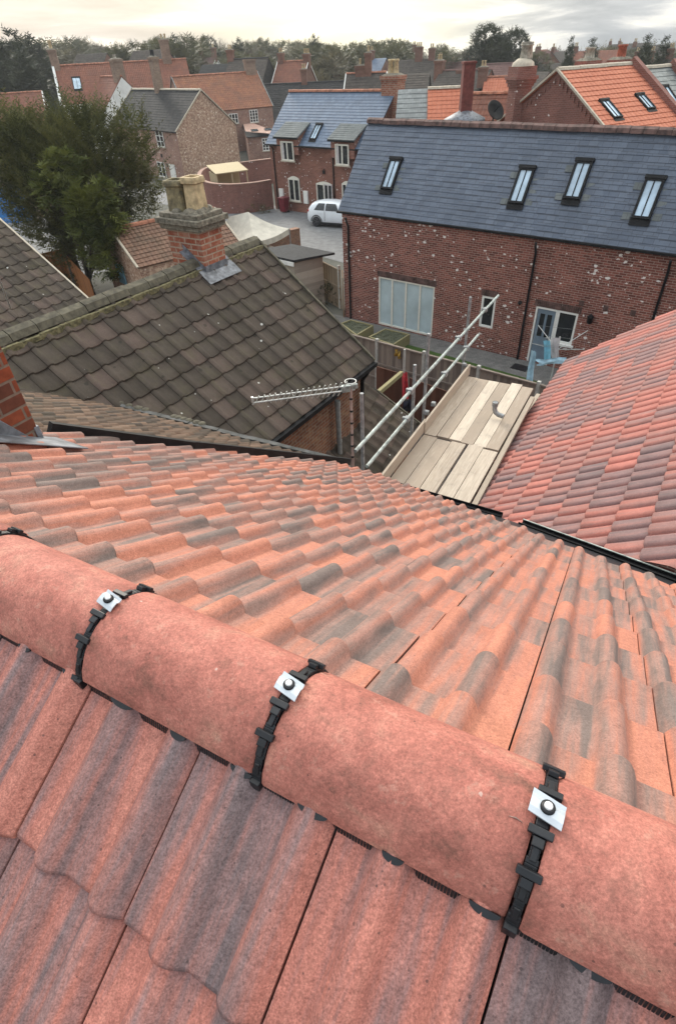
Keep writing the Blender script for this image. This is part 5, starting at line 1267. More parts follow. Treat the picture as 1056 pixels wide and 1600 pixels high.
# raised beds, turf, yard
def bed(label, cs, h=.42):
    t = thing('raised_bed', label, 'planter', flat(cs[0]), 'raised beds by the house wall'); cs = [flat(c) for c in cs]
    for k in range(4):
        a, b = cs[k], cs[(k+1) % 4]; q = MB(); d = (b-a).normalized(); q.span(a+UP*h/2-d*.03, b+UP*h/2-d*.06, .06, h, (.5, random.random(), 0, 1)); q.build('sleeper', M['sleeper'], t)
    q = MB(); rn = random.Random(5); n = 10; P = []
    for i in range(n+1):
        for j in range(n+1): p = cs[0].lerp(cs[1], i/n).lerp(cs[3].lerp(cs[2], i/n), j/n); P.append(p+UP*(h-.09+rn.uniform(0, .08)))
    q.add(P, [(i*(n+1)+j, i*(n+1)+j+1, (i+1)*(n+1)+j+1, (i+1)*(n+1)+j) for i in range(n) for j in range(n)]); q.build('soil', M['soil'], t)
    return t
b1c = [gp(*q, .42) for q in ((533, 505), (548, 499.5), (582, 508), (557, 523))]
b1 = bed('raised timber bed of green ground cover nearest the house corner', b1c)
b2c = [gp(*q, .42) for q in ((577, 526), (602, 513.5), (639, 522), (614, 538))]
b2 = bed('raised timber bed of bare soil under the big pale window', b2c)
tA, tB = flat(gp(641, 538)), flat(gp(845, 598)); td_ = seg_dir(tA, tB); ts_ = Vec((-td_.y, td_.x, 0))
sheet('turf_strip', [tA-ts_*.1, tB, tB-ts_*1.3, tA-ts_*1.4-td_*3], .016, M['turf'])
mh = MB(); p = gp(812, 575); mh.box(Vec((p.x, p.y, .02)), (.6, .45, .02), (A2, N2, UP)); tag(mh.build('drain_cover', M['black']), 'black drain cover set in the paving near the downpipe', 'drain cover')
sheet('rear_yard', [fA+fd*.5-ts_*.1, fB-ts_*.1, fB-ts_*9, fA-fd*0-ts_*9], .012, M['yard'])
# lean-to tiled roof between the dark house and the scaffold
la, lb = gp(586, 612, 2.9), gp(654, 664, 2.1); lv = (lb-la).normalized(); lu = -dd_; lu = (lu - lv*lu.dot(lv)).normalized(); ln = lu.cross(lv); ln = ln if ln.z > 0 else -ln
lto = thing('tiled_lean_to', 'low dark tiled lean to roof below the guard rails beside the brick wall', 'lean-to', flat(la))
Ll = (lb-la).length
tiles('roof_slope', M['tile_dark'], lto, la-lv*.5, lu, lv, ln, 0, 13, rng(0, .30, int((Ll+.5)/.30)+1), .32, 1, s_roll, lift=.026, seed=51, K=7)
q = MB(); b4 = flat(lb)-lv*.3; q.prism([Vec((b4.x, b4.y, 0)), Vec((b4.x, b4.y, 2.0)), la-UP*.1, Vec((la.x, la.y, 0))], lu*4.0); q.build('wall', M['brick_dark'], lto)
q = MB(); q.span(la+ln*.03, lb+ln*.03, .05, .10); q.build('verge', M['mossy'], lto)
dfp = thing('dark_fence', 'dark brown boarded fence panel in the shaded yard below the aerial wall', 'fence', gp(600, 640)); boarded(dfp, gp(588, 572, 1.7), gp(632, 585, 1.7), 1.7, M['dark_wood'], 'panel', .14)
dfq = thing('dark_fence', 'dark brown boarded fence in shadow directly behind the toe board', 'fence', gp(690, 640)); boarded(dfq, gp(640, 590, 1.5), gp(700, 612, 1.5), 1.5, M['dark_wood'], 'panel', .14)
tr = MB(); tr.span(gp(588, 616, 2.3), gp(627, 583, 1.9), .10, .12); tag(tr.build('timber_beam', M['sleeper']), 'greenish timber beam sloping across the dark yard', 'beam')
lp_ = gp(630, 600, 1.2); q = MB(); q.tube([Vec((lp_.x, lp_.y, 0)), pl(632, 546, lp_, Vec((0, 1, 0)))], .035, 8); tag(q.build('post', M['concrete']), 'thin grey post holding the coral red cloth', 'post')
def cloth(name, label, pts4, mat, n=10, amp=.04, seed=1, cat='cloth'):
    """hanging cloth: quad pts4 (tl, tr, br, bl) with folds and thickness"""
    rn = random.Random(seed); ph = [rn.uniform(0, 6) for _ in range(4)]; a, b, c, d = map(Vec, pts4); N = (b-a).cross(d-a).normalized(); mb = MB(); P = []
    for i in range(n+1):
        for j in range(n+1):
            u, v = j/n, i/n; p = a.lerp(b, u).lerp(d.lerp(c, u), v); p = p + N*(amp*(sin(u*9+ph[0]+v*2)+.5*sin(u*17+ph[1]-v*4)+.4*sin(v*7+ph[2]))) + (b-a)*(.05*sin(v*6+ph[3]))
            P.append(p)
    m_ = len(P); Q = [p - N*.012 for p in P]; F = [(i*(n+1)+j, i*(n+1)+j+1, (i+1)*(n+1)+j+1, (i+1)*(n+1)+j) for i in range(n) for j in range(n)]
    mb.add(P+Q, F+[tuple(m_+k for k in f[::-1]) for f in F], None, True)
    return tag(mb.build(name, mat), label, cat)
Yp = Vec((0, 1, 0)); P_ = lambda x, y, o=0.0: pl(x, y, lp_-Yp*(.5+o), Yp)
cloth('cloth', 'coral red cloth hanging on the thin grey post in the yard', (P_(629, 583), P_(636, 582), P_(638, 622), P_(628, 625)), M['redcloth'], seed=3, amp=.05)
cloth('cloth', 'navy cloth bundle lying low in the yard under the red cloth', (P_(630, 626, .2), P_(643, 626, .2), P_(644, 643, .2), P_(629, 643, .2)), M['navycloth'], seed=4, amp=.07)
cloth('yellow_bag', 'small yellow bag hanging on the grey fence', (pl(617, 545, fA+Vec((0,-.06,0)), Vec((fd.y,-fd.x,0))), pl(626, 548, fA+Vec((0,-.06,0)), Vec((fd.y,-fd.x,0))), pl(626, 562, fA+Vec((0,-.06,0)), Vec((fd.y,-fd.x,0))), pl(618, 556, fA+Vec((0,-.06,0)), Vec((fd.y,-fd.x,0)))), M['yellow'], seed=9, amp=.05, cat='bag')
top = pl(648, 570, tp-sx*.06, nplane); mb = MB(); mb.tube([Vec((top.x, top.y, 0)), top], .0245, 12); mb.build('standard', M['galv_dark'], scaf)
# rotary clothes airer with washing
ab = gp(858, 601); air = thing('clothes_airer', 'rotary clothes airer with bent arms in front of the grey blue door', 'airer', ab)
q = MB(); q.tube([ab, ab+UP*1.75], .025, 8); q.build('pole', M['alu'], air)
arms = []
for k in range(4):
    a = radians(20+90*k); e = ab+Vec((cos(a), sin(a), 0))*1.15+UP*1.75; arms.append(e); q = MB(); q.tube([ab+UP*1.3, e], .013, 6); q.build('arm', M['alu'], air)
for k in range(4):
    for f in (.55, .98):
        q = MB(); q.tube([ab+UP*(1.3+.45*f)+(flat(arms[k])-ab)*f, ab+UP*(1.3+.45*f)+(flat(arms[(k+1) % 4])-ab)*f], .004, 4); q.build('line', M['galv_dark'], air)
an = Vec((0, 1, 0)); A_ = lambda x, y, o=0.0: pl(x, y, ab-an*o, an)
cloth('towel', 'cyan towel hanging on the airer in front of the door', (A_(848, 532, .2), A_(859, 532, .2), A_(861, 563, .2), A_(850, 565, .2)), M['cyancloth'], seed=5, amp=.02, cat='towel')
cloth('shirt', 'pale grey shirt hanging on the airer right of the cyan towel', (A_(859, 529, .1), A_(875, 527, .1), A_(872, 558, .1), A_(861, 560, .1)), M['greycloth'], seed=6, amp=.03, cat='shirt')
cloth('towel', 'pale blue towel hanging lowest at the left of the airer', (A_(830, 547, .9), A_(836, 549, .9), A_(832, 596, .9), A_(821, 592, .9)), M['bluecloth'], seed=7, amp=.03, cat='towel')
cloth('towel', 'long white and blue washing laid along the front airer line', (A_(838, 562, .7), A_(886, 558, .7), A_(884, 567, .7), A_(840, 571, .7)), M['bluecloth'], seed=8, amp=.04, cat='washing')

# ------------------------------------------------------------------ houses behind the slate roof and out to the far town
def far(label, R1, R2, half, rise, walls, roof, name='house', ridge=None, verge=None, chim=(), gauge=.35, wins=(), ov=.25, zb=0.0):
    """R1, R2: (px, py, distance) of the ridge ends; chim: (fraction, width, height above ridge, pots)"""
    r1, r2 = at(*R1), at(*R2); z = (r1.z+r2.z)/2; r1.z = r2.z = z; d = seg_dir(r1, r2); w = Vec((-d.y, d.x, 0)); w = w if w.dot(r1-EYE) > 0 else -w
    e1, e2 = r1-w*half-UP*rise, r2-w*half-UP*rise
    t = thing(name, label, 'house', flat(e1))
    H = gable_house(t, e1, e2, r1, r2, walls, roof, gauge, ov, ridge, verge, True, None, gin=.1, lift=.02, zb=zb)
    H.update(root=t, e1=e1, e2=e2, r1=r1, r2=r2, d=d, w=w, z=z)
    for (f, cw_, ch_, pots) in chim:
        ch_ = ch_*.6; cw_ = cw_*.8
        stack(t, r1.lerp(r2, f), d, .6 if cw_ < 1 else .8, cw_, z-.9, z+ch_, M['brick_far'], tuple((k-(pots-1)/2)*.3 for k in range(pots)), True, M['cream_pot'], poth=.5, potr=.11)
    for (f, zr, w_, h_, mu) in wins:
        c = H['L']*f; z0 = e1.z-zr-h_; window(t, H['fa']+H['n']*.05, H['a'], H['n'], c-w_/2, c+w_/2, z0, z0+h_, mu, 0, .09, M['white'], depth=0.0)
    return H
# slate and orange roofed range right of the dormer house stack
q1 = far('grey green slate roof between the pale chimney stack and the orange tiles', (622, 139, 44), (672, 139, 43.6), 4.2, 3.6, M['brick_far'], M['slate_grey'], 'slate_roofed_range', None, None)
q2 = far('bright orange tiled roof under a buff ridge beside the dark red flue', (668, 140, 43.4), (729, 135, 43.1), 4.0, 3.5, M['brick_far'], M['pan_new'], 'orange_tiled_house', M['stone'], None, gauge=.30)
fl = thing('lead_capped_flue', 'dark red square flue rising from a lead capped base behind the slate ridge', 'flue', flat(at(728, 176, 36)))
fb_ = at(726, 176, 35); q = MB(); q.lathe(Vec((fb_.x, fb_.y, fb_.z-.5)), [(1.0, -6), (1.0, .1), (1.05, .12), (1.05, .25), (.25, .62), (.0, .62)], 24, col=None); q.build('base', M['lead'], fl)
q = MB(); q.box(fb_+UP*.95, (.56, .56, 2.1)); q.box(fb_+UP*2.02, (.64, .64, .1)); q.build('shaft', M['flue_red'], fl, bevel=.01)
q3 = far('old red tiled roof left of the big corbelled chimney', (738, 145, 42), (800, 147, 41), 3.4, 3.2, M['brick_far'], M['pan_red'], 'red_tiled_house', M['terracotta'], None)
dsh = thing('satellite_dish', 'dark satellite dish on the low red roof left of the big chimney', 'dish', flat(at(770, 176, 36))); c = at(771, 175, 35.5); q = MB(); nd = Vec((.35, -.75, .55)).normalized(); q.lathe(c, [(0, 0), (.2, .02), (.38, .09), (.5, .17), (.49, .19), (.37, .11), (0, .03)], 20, nd); q.tube([c, c+nd*.5], .02, 6); q.tube([c-UP*6, c], .04, 6); q.build('reflector', M['blackmetal'], dsh)
# big corbelled chimney
bc = at(805, 190, 37); bct = thing('brick_chimney', 'big corbelled brick chimney with one pale pot left of the orange gable house', 'chimney', flat(bc))
zt = at(805, 104, 37).z; z5 = at(805, 128, 37).z
q = MB(); axb = (azd(75), azd(-15), UP); q.box(Vec((bc.x, bc.y, zt/2-.3)), (.92, .8, zt-.6), axb)
for k, (dz, ex) in enumerate(((-.85, .08), (-.70, .16), (-.55, .24))): q.box(Vec((bc.x, bc.y, zt+dz+.075)), (.92+ex*1.6, .8+ex*1.6, .148), axb)
q.box(Vec((bc.x, bc.y, zt-.2)), (1.1, 1.0, .4), axb); q.build('stack', M['brick_wall'], bct)
q = MB(); q.lathe(Vec((bc.x, bc.y, zt)), [(.58, 0), (.54, .15), (.3, .32), (0, .32)], 20); q.build('cap', M['stone'], bct)
q = MB(); pz = at(808, 66, 37).z - zt - .3; q.lathe(Vec((bc.x+.1, bc.y, zt+.3)), [(.32, 0), (.26, pz*.75), (.32, pz*.78), (.32, pz*.86), (.27, pz*.87), (.31, pz*.92), (.30, pz), (.2, pz), (.2, pz*.8), (0, pz*.8)], 18); q.build('chimney_pot', M['grey_pot'], bct)
# orange gabled house at the right
OH = placed_house('gabled_brick_house', 'brick gabled house with bright orange tiles and two dark rooflights at upper right', 18.85, 32.98, 5.44, 62.7, 5.32, 4.61, 2.79, M['brick_wall'], M['pan_new'], .34, .12, M['stone'], M['stone'], gin=.12, lift=.03)
oh, oe1, oe2, oR1, oR2, od, ow, oz, half, rise, sc_h = OH['root'], OH['e1'], OH['e2'], OH['r1'], OH['r2'], OH['d'], OH['w'], OH['z'], 4.61, 2.79, 1.0
ruo = (oR1-oe1).normalized(); no_ = od.cross(ruo); no_ = no_ if no_.z > 0 else -no_
for (xa, ya), (xb, yb) in (((941, 158), (966, 186)), ((997, 149), (1017, 172))):
    pa, pb = pl(xa, ya, oe1, no_), pl(xb, yb, oe1, no_); rooflight(oh, (pa+pb)/2, od, ruo, .62, min(1.6, (pa-pb).length*.95), M['skyglass'])
bdp = MB()
n = 16
for sgn in (1, -1):
    for k in range(n):
        f = (k+.5)/n; p = (oR1-ow*half*sc_h*f*sgn-UP*rise*sc_h*f) - od*.0 - UP*.36; bdp.box(p-od*-.10, (.10, .09, .22), (od, ow, UP))
bdp.build('dentil_course', M['brick_wall'], oh)
pp_ = MB(); 
par = MB(); par.span(oe2+od*.1+UP*.10, oR2+od*.1+UP*.18, .30, .30); par.build('parapet', M['brick_wall'], oh)
for (x, y0, y1, mat, pm2, w_) in ((917, 106, 93, 'brick_wall', 'grey_pot', 2), (966, 104, 91, 'brick_wall', 'red_pot', 2)):
    b0 = pl(x, y0, oR1+ow*.9, ow); zt2 = pl(x, y1+2, b0, ow).z; pt = pl(x, 75 if x < 950 else 71, b0, ow).z
    st = stack(oh, b0, od, .75, 1.15, oz-1.5, zt2, M[mat], (0,), False, M[pm2], poth=pt-zt2-.05, potr=.24)
gh = far('grey slate roof at the right edge beyond the orange tiled gable house', (996, 106, 37.6), (1110, 99, 40.0), 5.0, 3.6, M['brick_far'], M['slate_grey'], 'slate_house', M['stone'], None, wins=())
rug = (gh['r1']-gh['e1']).normalized(); ngg = gh['d'].cross(rug); ngg = ngg if ngg.z > 0 else -ngg
rooflight(gh['root'], pl(1046, 152, gh['e1'], ngg), gh['d'], rug, .6, 1.4)
tk = MB(); z0 = gh['z']; tk.span(gh['r1']+gh['d']*2.6+UP*.2, gh['r1']+gh['d']*2.6-gh['w']*5+UP*-3.4, .3, .3); tk.build('parapet', M['brick_wall'], gh['root'])

K = M
far('black tiled roof directly behind the blue slate dormer house', (396, 131, 97), (552, 128, 94), 5.5, 4.2, K['brick_far'], K['roof_black'], 'black_roofed_house', K['roof_black'], chim=((.52, .95, 2.4, 2),))
far('brown roofed house with cream pots left of the pale chimney stack', (541, 115, 72), (604, 113, 71), 3.6, 3.4, K['brick_far'], K['roof_dim'], 'brown_roofed_house', K['terracotta'], K['white'], chim=((.35, 1.2, 1.0, 1), (.55, .8, 2.6, 1)))
far('dark house with a white window row beyond the grey green slate', (603, 117, 68), (672, 113, 67), 2.6, 1.4, K['roof_black'], K['roof_dim'], 'dark_house', None, None, wins=((.22, .1, 1.2, .8, 2), (.5, .1, 1.4, .8, 3), (.74, .1, 1.2, .8, 2)))
far('broad dark brown roof with white skylights right of centre', (688, 107, 84), (768, 112, 80), 6.0, 4.4, K['brick_far'], K['roof_dim'], 'broad_roofed_house', K['roof_purple'], chim=((-.02, 1.3, 1.6, 2), (.45, 1.6, -.0, 0)))
far('small orange roof beside a brick stack with two cream pots', (757, 121, 78), (800, 119, 77), 4.2, 4.0, K['brick_far'], K['pan_new'], 'small_orange_house', K['terracotta'], chim=((-.08, 1.3, 1.5, 2),))
far('purple brown roof in front of the big rounded evergreen', (752, 100, 112), (824, 98, 110), 4.0, 3.5, K['brick_far'], K['roof_purple'], 'purple_roofed_house', K['roof_purple'], wins=((.3, .3, 1.2, 1.0, 2), (.6, .3, 1.2, 1.0, 2)))
far('purple roof with small white windows left of the rounded evergreen', (682, 98, 130), (738, 97, 128), 4.0, 3.5, K['brick_far'], K['roof_purple'], 'purple_roofed_house', K['roof_purple'], chim=((.1, 1.2, 1.5, 2), (.9, 1.1, 1.5, 2)), wins=((.5, .3, 1.4, 1.0, 2),))
far('grey hipped looking slate roof behind the white house, a blue patch beside it', (208, 79, 108), (262, 77, 106), 4.4, 3.2, K['brick_far'], K['roof_dim'], 'grey_roofed_house', None)
far('white gabled cottage with a brown roof near the left treeline', (310, 90, 150), (338, 89, 147), 3.0, 2.6, K['render'], K['roof_purple'], 'white_cottage', None, chim=((.2, 1.0, 1.8, 2), (.9, 1.2, 2.4, 2)))
far('low black roofed range with four white windows left of centre', (316, 101, 118), (364, 99, 116), 3.2, 2.2, K['roof_black'], K['roof_black'], 'black_range', None, wins=((.15, .2, 1.2, 1.0, 2), (.45, .2, 1.2, 1.0, 2), (.8, .2, 1.2, 1.0, 2)))
far('dark grey slate roof behind the orange pantiled house', (358, 92, 105), (420, 91, 103), 4.4, 3.6, K['roof_black'], K['roof_dim'], 'slate_house', K['roof_black'], chim=((.05, 1.2, 1.8, 2),))
far('red brown roofed brick house with two white edged dormers', (434, 96, 104), (482, 95, 102), 3.8, 3.6, K['brick_far'], K['pan_red'], 'dormered_house', K['terracotta'], K['white'], chim=((.12, 1.0, 1.6, 2), (.95, 1.2, 1.2, 3)), wins=((.18, .6, 1.1, 1.4, 2), (.48, .6, 1.1, 1.4, 2), (.78, .6, 1.1, 1.4, 2)))
far('brown gabled house with a white barge board among the bare trees', (524, 82, 150), (548, 80, 162), 3.6, 3.6, K['brick_far'], K['roof_dim'], 'gabled_house', None, K['white'])
far('slate roofed house above the cream chimney pots', (578, 92, 128), (604, 90, 126), 3.6, 3.0, K['brick_far'], K['slate_blue'], 'slate_house', None, chim=((.1, 1.2, 1.8, 2),))
far('long grey roof under the bright gap in the sky', (600, 82, 150), (652, 80, 148), 4.2, 3.2, K['brick_far'], K['roof_dim'], 'grey_roofed_house', None, chim=((.9, 1.0, 1.6, 2),))
far('dim terrace roof left of the brick stacks at centre', (618, 93, 112), (684, 92, 110), 4.2, 3.6, K['brick_far'], K['roof_dim'], 'dim_terrace', None, chim=((.55, 1.4, 2.4, 3), (.85, 1.2, 2.0, 2)))
far('brick house with pale window behind the two cypress trees', (838, 79, 170), (872, 80, 168), 4.0, 4.0, K['brick_far'], K['roof_purple'], 'brick_house', None, chim=((.1, 1.0, 1.4, 2),), wins=((.45, .3, 1.2, 1.2, 2),))
far('low roof between the evergreen and the corbelled chimney', (818, 108, 96), (858, 116, 92), 5.0, 4.2, K['brick_far'], K['roof_dim'], 'dim_house', None)
far('red roofed house between the right hand cypresses', (984, 94, 120), (1030, 92, 118), 4.0, 3.6, K['brick_far'], K['roof_purple'], 'red_roofed_cottage', None, chim=((.2, 1.0, 1.8, 2), (.7, 1.0, 1.8, 2)))
far('brown roof at the right edge behind the slate roof', (1030, 90, 100), (1080, 88, 98), 4.0, 3.6, K['brick_far'], K['roof_dim'], 'brown_roofed_cottage', None, chim=((.3, 1.1, 1.6, 2),))
far('small dim roof behind the left white chimney', (120, 84, 120), (168, 83, 118), 4.0, 3.4, K['brick_far'], K['roof_dim'], 'dim_cottage', None, wins=((.5, .2, 1.2, 1.0, 2),))
rnf = random.Random(77)
for k in range(26):   # the remaining town: each house its own thing, too small to tell apart
    x = rnf.uniform(300, 1040); Y = rnf.uniform(125, 230); z = rnf.uniform(5.6, 7.6); c = ray(x, 80); p = EYE + c*(Y/c.y); p.z = z
    a = radians(rnf.choice((70, 95, 120, 40))+rnf.uniform(-8, 8)); d = Vec((sin(a), cos(a), 0)); L = rnf.uniform(7, 12); w = Vec((-d.y, d.x, 0)); w = w if w.y > 0 else -w
    hs_, rs_ = rnf.uniform(3.2, 4.2), rnf.uniform(2.4, 3.4); r1, r2 = p-d*L/2, p+d*L/2
    t = thing('town_house', 'small brick house with a brown roof in the distant town', 'house', flat(p), 'distant town houses')
    gable_house(t, r1-w*hs_-UP*rs_, r2-w*hs_-UP*rs_, r1, r2, K['brick_far'], K[rnf.choice(('roof_dim', 'roof_purple', 'pan_red', 'roof_dim'))], .4, .2, None, None, gin=.1)
    stack(t, r1+d*.5, d, .55, .75, z-.8, z+.7, K['brick_far'], (-.15, .15), False)

# ------------------------------------------------------------------ trees
def sprays(mb, rn, pts_fn, n, L, w, k, upb=.5, droop=.1, tone=None):
    """leaf sprays: short runs of narrow leaf faces along outward pointing twigs"""
    for _ in range(n):
        p, out = pts_fn(rn); d = (out + UP*upb + Vec((rn.gauss(0, .45), rn.gauss(0, .45), rn.gauss(0, .35)))).normalized()
        s = d.cross(UP); s = s.normalized() if s.length > .05 else Vec((1, 0, 0)); s = (s + Vec((rn.gauss(0, .4), rn.gauss(0, .4), rn.gauss(0, .4)))).normalized()
        l = L*rn.uniform(.6, 1.4); t = tone(p, rn) if tone else rn.random(); c = (min(1, max(0, t)), rn.random(), 0, 1)
        for j in range(k):
            q = p + d*(l*(j+.5)/k) - UP*(droop*l*(j/k)**2); sg = 1 if j % 2 else -1; ww = w*(1-.55*j/k)*rn.uniform(.7, 1.3)
            tip = q + (s*sg*1.1 + d*.8 + UP*rn.uniform(-.3, .3))*ww; b1_ = q - d*(ww*.28); b2_ = q + d*(ww*.28)
            mb.add([b1_, tip, b2_], [(0, 1, 2)], c)
def blob_fn(blobs, shell=.55):
    tot = sum(b[1].x*b[1].y*b[1].z for b in blobs); acc = []; s = 0
    for b in blobs: s += b[1].x*b[1].y*b[1].z/tot; acc.append(s)
    def f(rn):
        u = rn.random(); i = next((k for k, a in enumerate(acc) if u <= a), len(acc)-1); c, r = blobs[i]
        while True:
            v = Vec((rn.gauss(0, 1), rn.gauss(0, 1), rn.gauss(0, 1)))
            if v.length > .1: break
        v.normalize(); q = shell + (1-shell)*rn.random()**.6; v2 = Vec((v.x*r.x, v.y*r.y, v.z*r.z))*q
        return c+v2, v
    return f
def limbs(mb, base, tips, r0):
    for t in tips:
        m_ = base.lerp(t, .5) + Vec((random.uniform(-.3, .3), random.uniform(-.3, .3), .2)); mb.tube([base, m_, t], [r0, r0*.6, r0*.12], 6)
# big feathery yew at the left
yb = gp(128, 452); yb.z = 0; Yy = yb.y
yew = thing('yew_tree', 'large dark feathery evergreen tree at the left behind the dark roofs', 'tree', yb)
def yc(x, y, o, rx, ry, rz): return (at(x, y, Yy+o), Vec((rx, ry, rz)))
blobs = [yc(110, 320, 0, 3.0, 2.4, 2.6), yc(70, 270, 0, 2.5, 2, 2.0), yc(20, 240, 1, 2.2, 1.8, 1.7), yc(160, 270, 0, 2.2, 2, 2.2), yc(205, 300, .5, 1.3, 1.4, 1.6), yc(130, 225, 0, 1.7, 1.6, 1.4), yc(50, 225, .5, 1.6, 1.5, .8),
         yc(122, 195, 0, .55, .6, 1.1), yc(215, 225, 0, .8, .9, 1.2), yc(85, 205, .4, .7, .8, .8), yc(-20, 220, 1, 1.3, 1.5, 1.3), yc(140, 380, -.3, 1.8, 1.5, 1.2), yc(225, 262, .3, .8, .9, 1.0)]
rn = random.Random(12); mb = MB()
tone = lambda p, rn: .30 + .5*(sin(p.x*1.7+p.z*1.3)*sin(p.y*1.9-p.z*.9)*.5+.1) + rn.uniform(-.3, .3)
sprays(mb, rn, blob_fn(blobs, .45), 5600, 1.05, .20, 11, .95, .12, tone); mb.build('crown', M['yew'], yew, uv=False)
mb = MB(); tb_ = Vec((yb.x, yb.y, 0)); mb.tube([tb_, tb_+UP*1.5, tb_+UP*3.4], [.35, .28, .2], 9); limbs(mb, tb_+UP*2.0, [b[0] for b in blobs], .16); mb.build('trunk', M['bark'], yew)
lb_ = gp(150, 470); lau = thing('broadleaf_shrub', 'bright yellow green bushy shrub in front of the dark feathery tree', 'shrub', Vec((lb_.x, lb_.y, 0)))
Yl = Yy-3.2
def lc(x, y, o, rx, ry, rz): return (at(x, y, Yl+o), Vec((rx, ry, rz)))
blobs = [lc(146, 340, 0, 1.0, .9, 1.0), lc(150, 385, 0, .7, .7, .7), lc(172, 345, .1, .5, .6, .6), lc(168, 418, 0, .5, .5, .5), lc(98, 260, .6, .8, .6, .5), lc(80, 295, .6, .7, .5, .5), lc(162, 300, .2, .4, .5, .4), lc(125, 315, 0, .6, .6, .5)]
mb = MB(); sprays(mb, rn, blob_fn(blobs, .6), 1500, .42, .25, 6, .1, .3, lambda p, rn: .45+.35*sin(p.x*2.3)*sin(p.z*2.9)+rn.uniform(-.3, .35)); mb.build('crown', M['laurel'], lau, uv=False)
mb = MB(); l0 = Vec((lb_.x, lb_.y, 0)); mb.tube([l0, l0+UP*1.6], [.12, .08], 7); limbs(mb, l0+UP*1.0, [b[0] for b in blobs], .06); mb.build('trunk', M['bark'], lau)
def bush(label, c, rx, rz, mat, n=160, L=.3, name='shrub', w=.10):
    t = thing(name, label, 'shrub', flat(c)); b = MB(); sprays(b, rn, blob_fn([(flat(c)+UP*rz*.8, Vec((rx, rx, rz))), (flat(c)+Vec((rx*.6, .1, rz*.5)), Vec((rx*.6, rx*.6, rz*.6)))], .5), n, L, w, 6, .3, .15); b.build('foliage', mat, t, uv=False)
    b = MB(); b.tube([flat(c), flat(c)+UP*rz], .03, 6); b.build('stem', M['bark'], t)
bush('dark green bush at the foot of the tan fence', gp(511, 476), .55, .5, M['conifer'])
bush('small green plant between the curved wall and canvas shelter', gp(397, 331), .5, .4, M['laurel'], 90)
bush('low reddish plant at the end of the curved wall', gp(413, 333), .35, .25, M['olive'], 70)
bush('dark shrub in the shade under the orange brown fence', gp(125, 462), .8, .6, M['conifer'], 200)
# prototypes for the far trees
def bare_proto(seed, h):
    r = random.Random(seed); mb = MB()
    def br(p, d, l, rad, lev):
        q = p+d*l; m_ = p.lerp(q, .5)+Vec((r.gauss(0, .06), r.gauss(0, .06), 0))*l
        if lev <= 3: mb.tube([p, m_, q], [rad, rad*.8, rad*.6], 4 if lev else 6, cap=False)
        else:
            s = d.cross(UP).normalized() if abs(d.z) < .99 else Vec((1, 0, 0)); mb.add([p-s*rad*1.2, p+s*rad*1.2, q], [(0, 1, 2)])
        if lev >= 5: return
        for _ in range(5 if lev < 4 else 4):
            f = r.uniform(.45, 1.0); a = (d + Vec((r.gauss(0, .5), r.gauss(0, .5), r.gauss(.22, .3)))).normalized(); br(p.lerp(q, f), a, l*r.uniform(.5, .78), max(.012, rad*.5), lev+1)
    br(Vec((0, 0, 0)), Vec((0, 0, 1)), h*.34, h*.017, 0)
    return mb
def leafy_proto(seed, blobs, n, L, w, up):
    r = random.Random(seed); mb = MB(); sprays(mb, r, blob_fn(blobs, .55), n, L, w, 5, up, .1, lambda p, rn: .5+.4*sin(p.x*1.3+seed)*sin(p.z*1.1)+rn.uniform(-.3, .3)); return mb
V3 = lambda *a: Vec(a)
def proto(kind, mb, mat, label, trunk=True):
    t = thing(kind, label, 'tree', (0, 0, 0)); mb.build('crown', mat, t, uv=False)
    if trunk: q = MB(); q.tube([V3(0, 0, 0), V3(0, 0, 3)], [.25, .16], 6); q.build('trunk', M['bark'], t)
    return t
bareP = [proto('bare_tree', bare_proto(s, 12), M['twig'], 'bare winter tree in the line along the horizon', False) for s in (1, 2, 3)]
for b in bareP:
    q = MB(); q.tube([V3(0, 0, 0), V3(0, 0, 3.9)], [.3, .18], 6); q.build('trunk', M['twig'], b)
rB = random.Random(5)
broadP = [proto('leafy_tree', leafy_proto(s, [(V3(rB.uniform(-2.2, 2.2), rB.uniform(-2, 2), rB.uniform(3.0, 9)), V3(rB.uniform(1.3, 2.4), rB.uniform(1.3, 2.2), rB.uniform(1.2, 2.2))) for _ in range(9)], 2200, .8, .36, .4), M[mt], 'leafy tree in the line along the horizon') for s, mt in ((4, 'broad'), (5, 'olive'), (6, 'broad'))]
conP = [proto('conifer_tree', leafy_proto(s, [(V3(rB.uniform(-.3, .3)*k_*.3, rB.uniform(-.3, .3)*k_*.3, z), V3(k_, k_, 1.3)) for z, k_ in ((2, 2.0), (3.5, 1.9), (5, 1.6), (6.5, 1.3), (8, .9), (9.3, .5))], 2400, .7, .36, .9), M['conifer'], 'dark conifer in the line along the horizon') for s in (7, 8)]
useP = {}
def plant(P, p, h, base_h, label=None, group=None, sx=1.0):
    if P.name not in useP: o = P; useP[P.name] = 1
    else: o = copy_tree(P)
    o.location = (p.x, p.y, 0); k = h/base_h; o.scale = (k*sx, k*sx, k); o.rotation_euler = (0, 0, rB.uniform(0, 6.28))
    if label: o['label'] = label
    if group: o['group'] = group
    elif 'group' in o: del o['group']
    return o
def tree_at(P, x, ytop, Y, bh, label=None, group=None, sx=1.0):
    p = at(x, ytop, Y); return plant(P, p, max(2, p.z), bh, label, group, sx)
for P in bareP: tree_at(P, rB.uniform(100, 400), 58, 190, 11, 'bare winter tree in the line along the horizon', 'bare trees along the horizon')
for k in range(34):
    x = rB.uniform(-20, 640) if k < 24 else rB.uniform(640, 1070); yt = (50 if x < 480 else 56 if x < 660 else 66)+rB.uniform(-10, 8); tree_at(rB.choice(bareP), x, yt, rB.uniform(150, 240), 11, None, 'bare trees along the horizon', rB.uniform(1.0, 1.5))
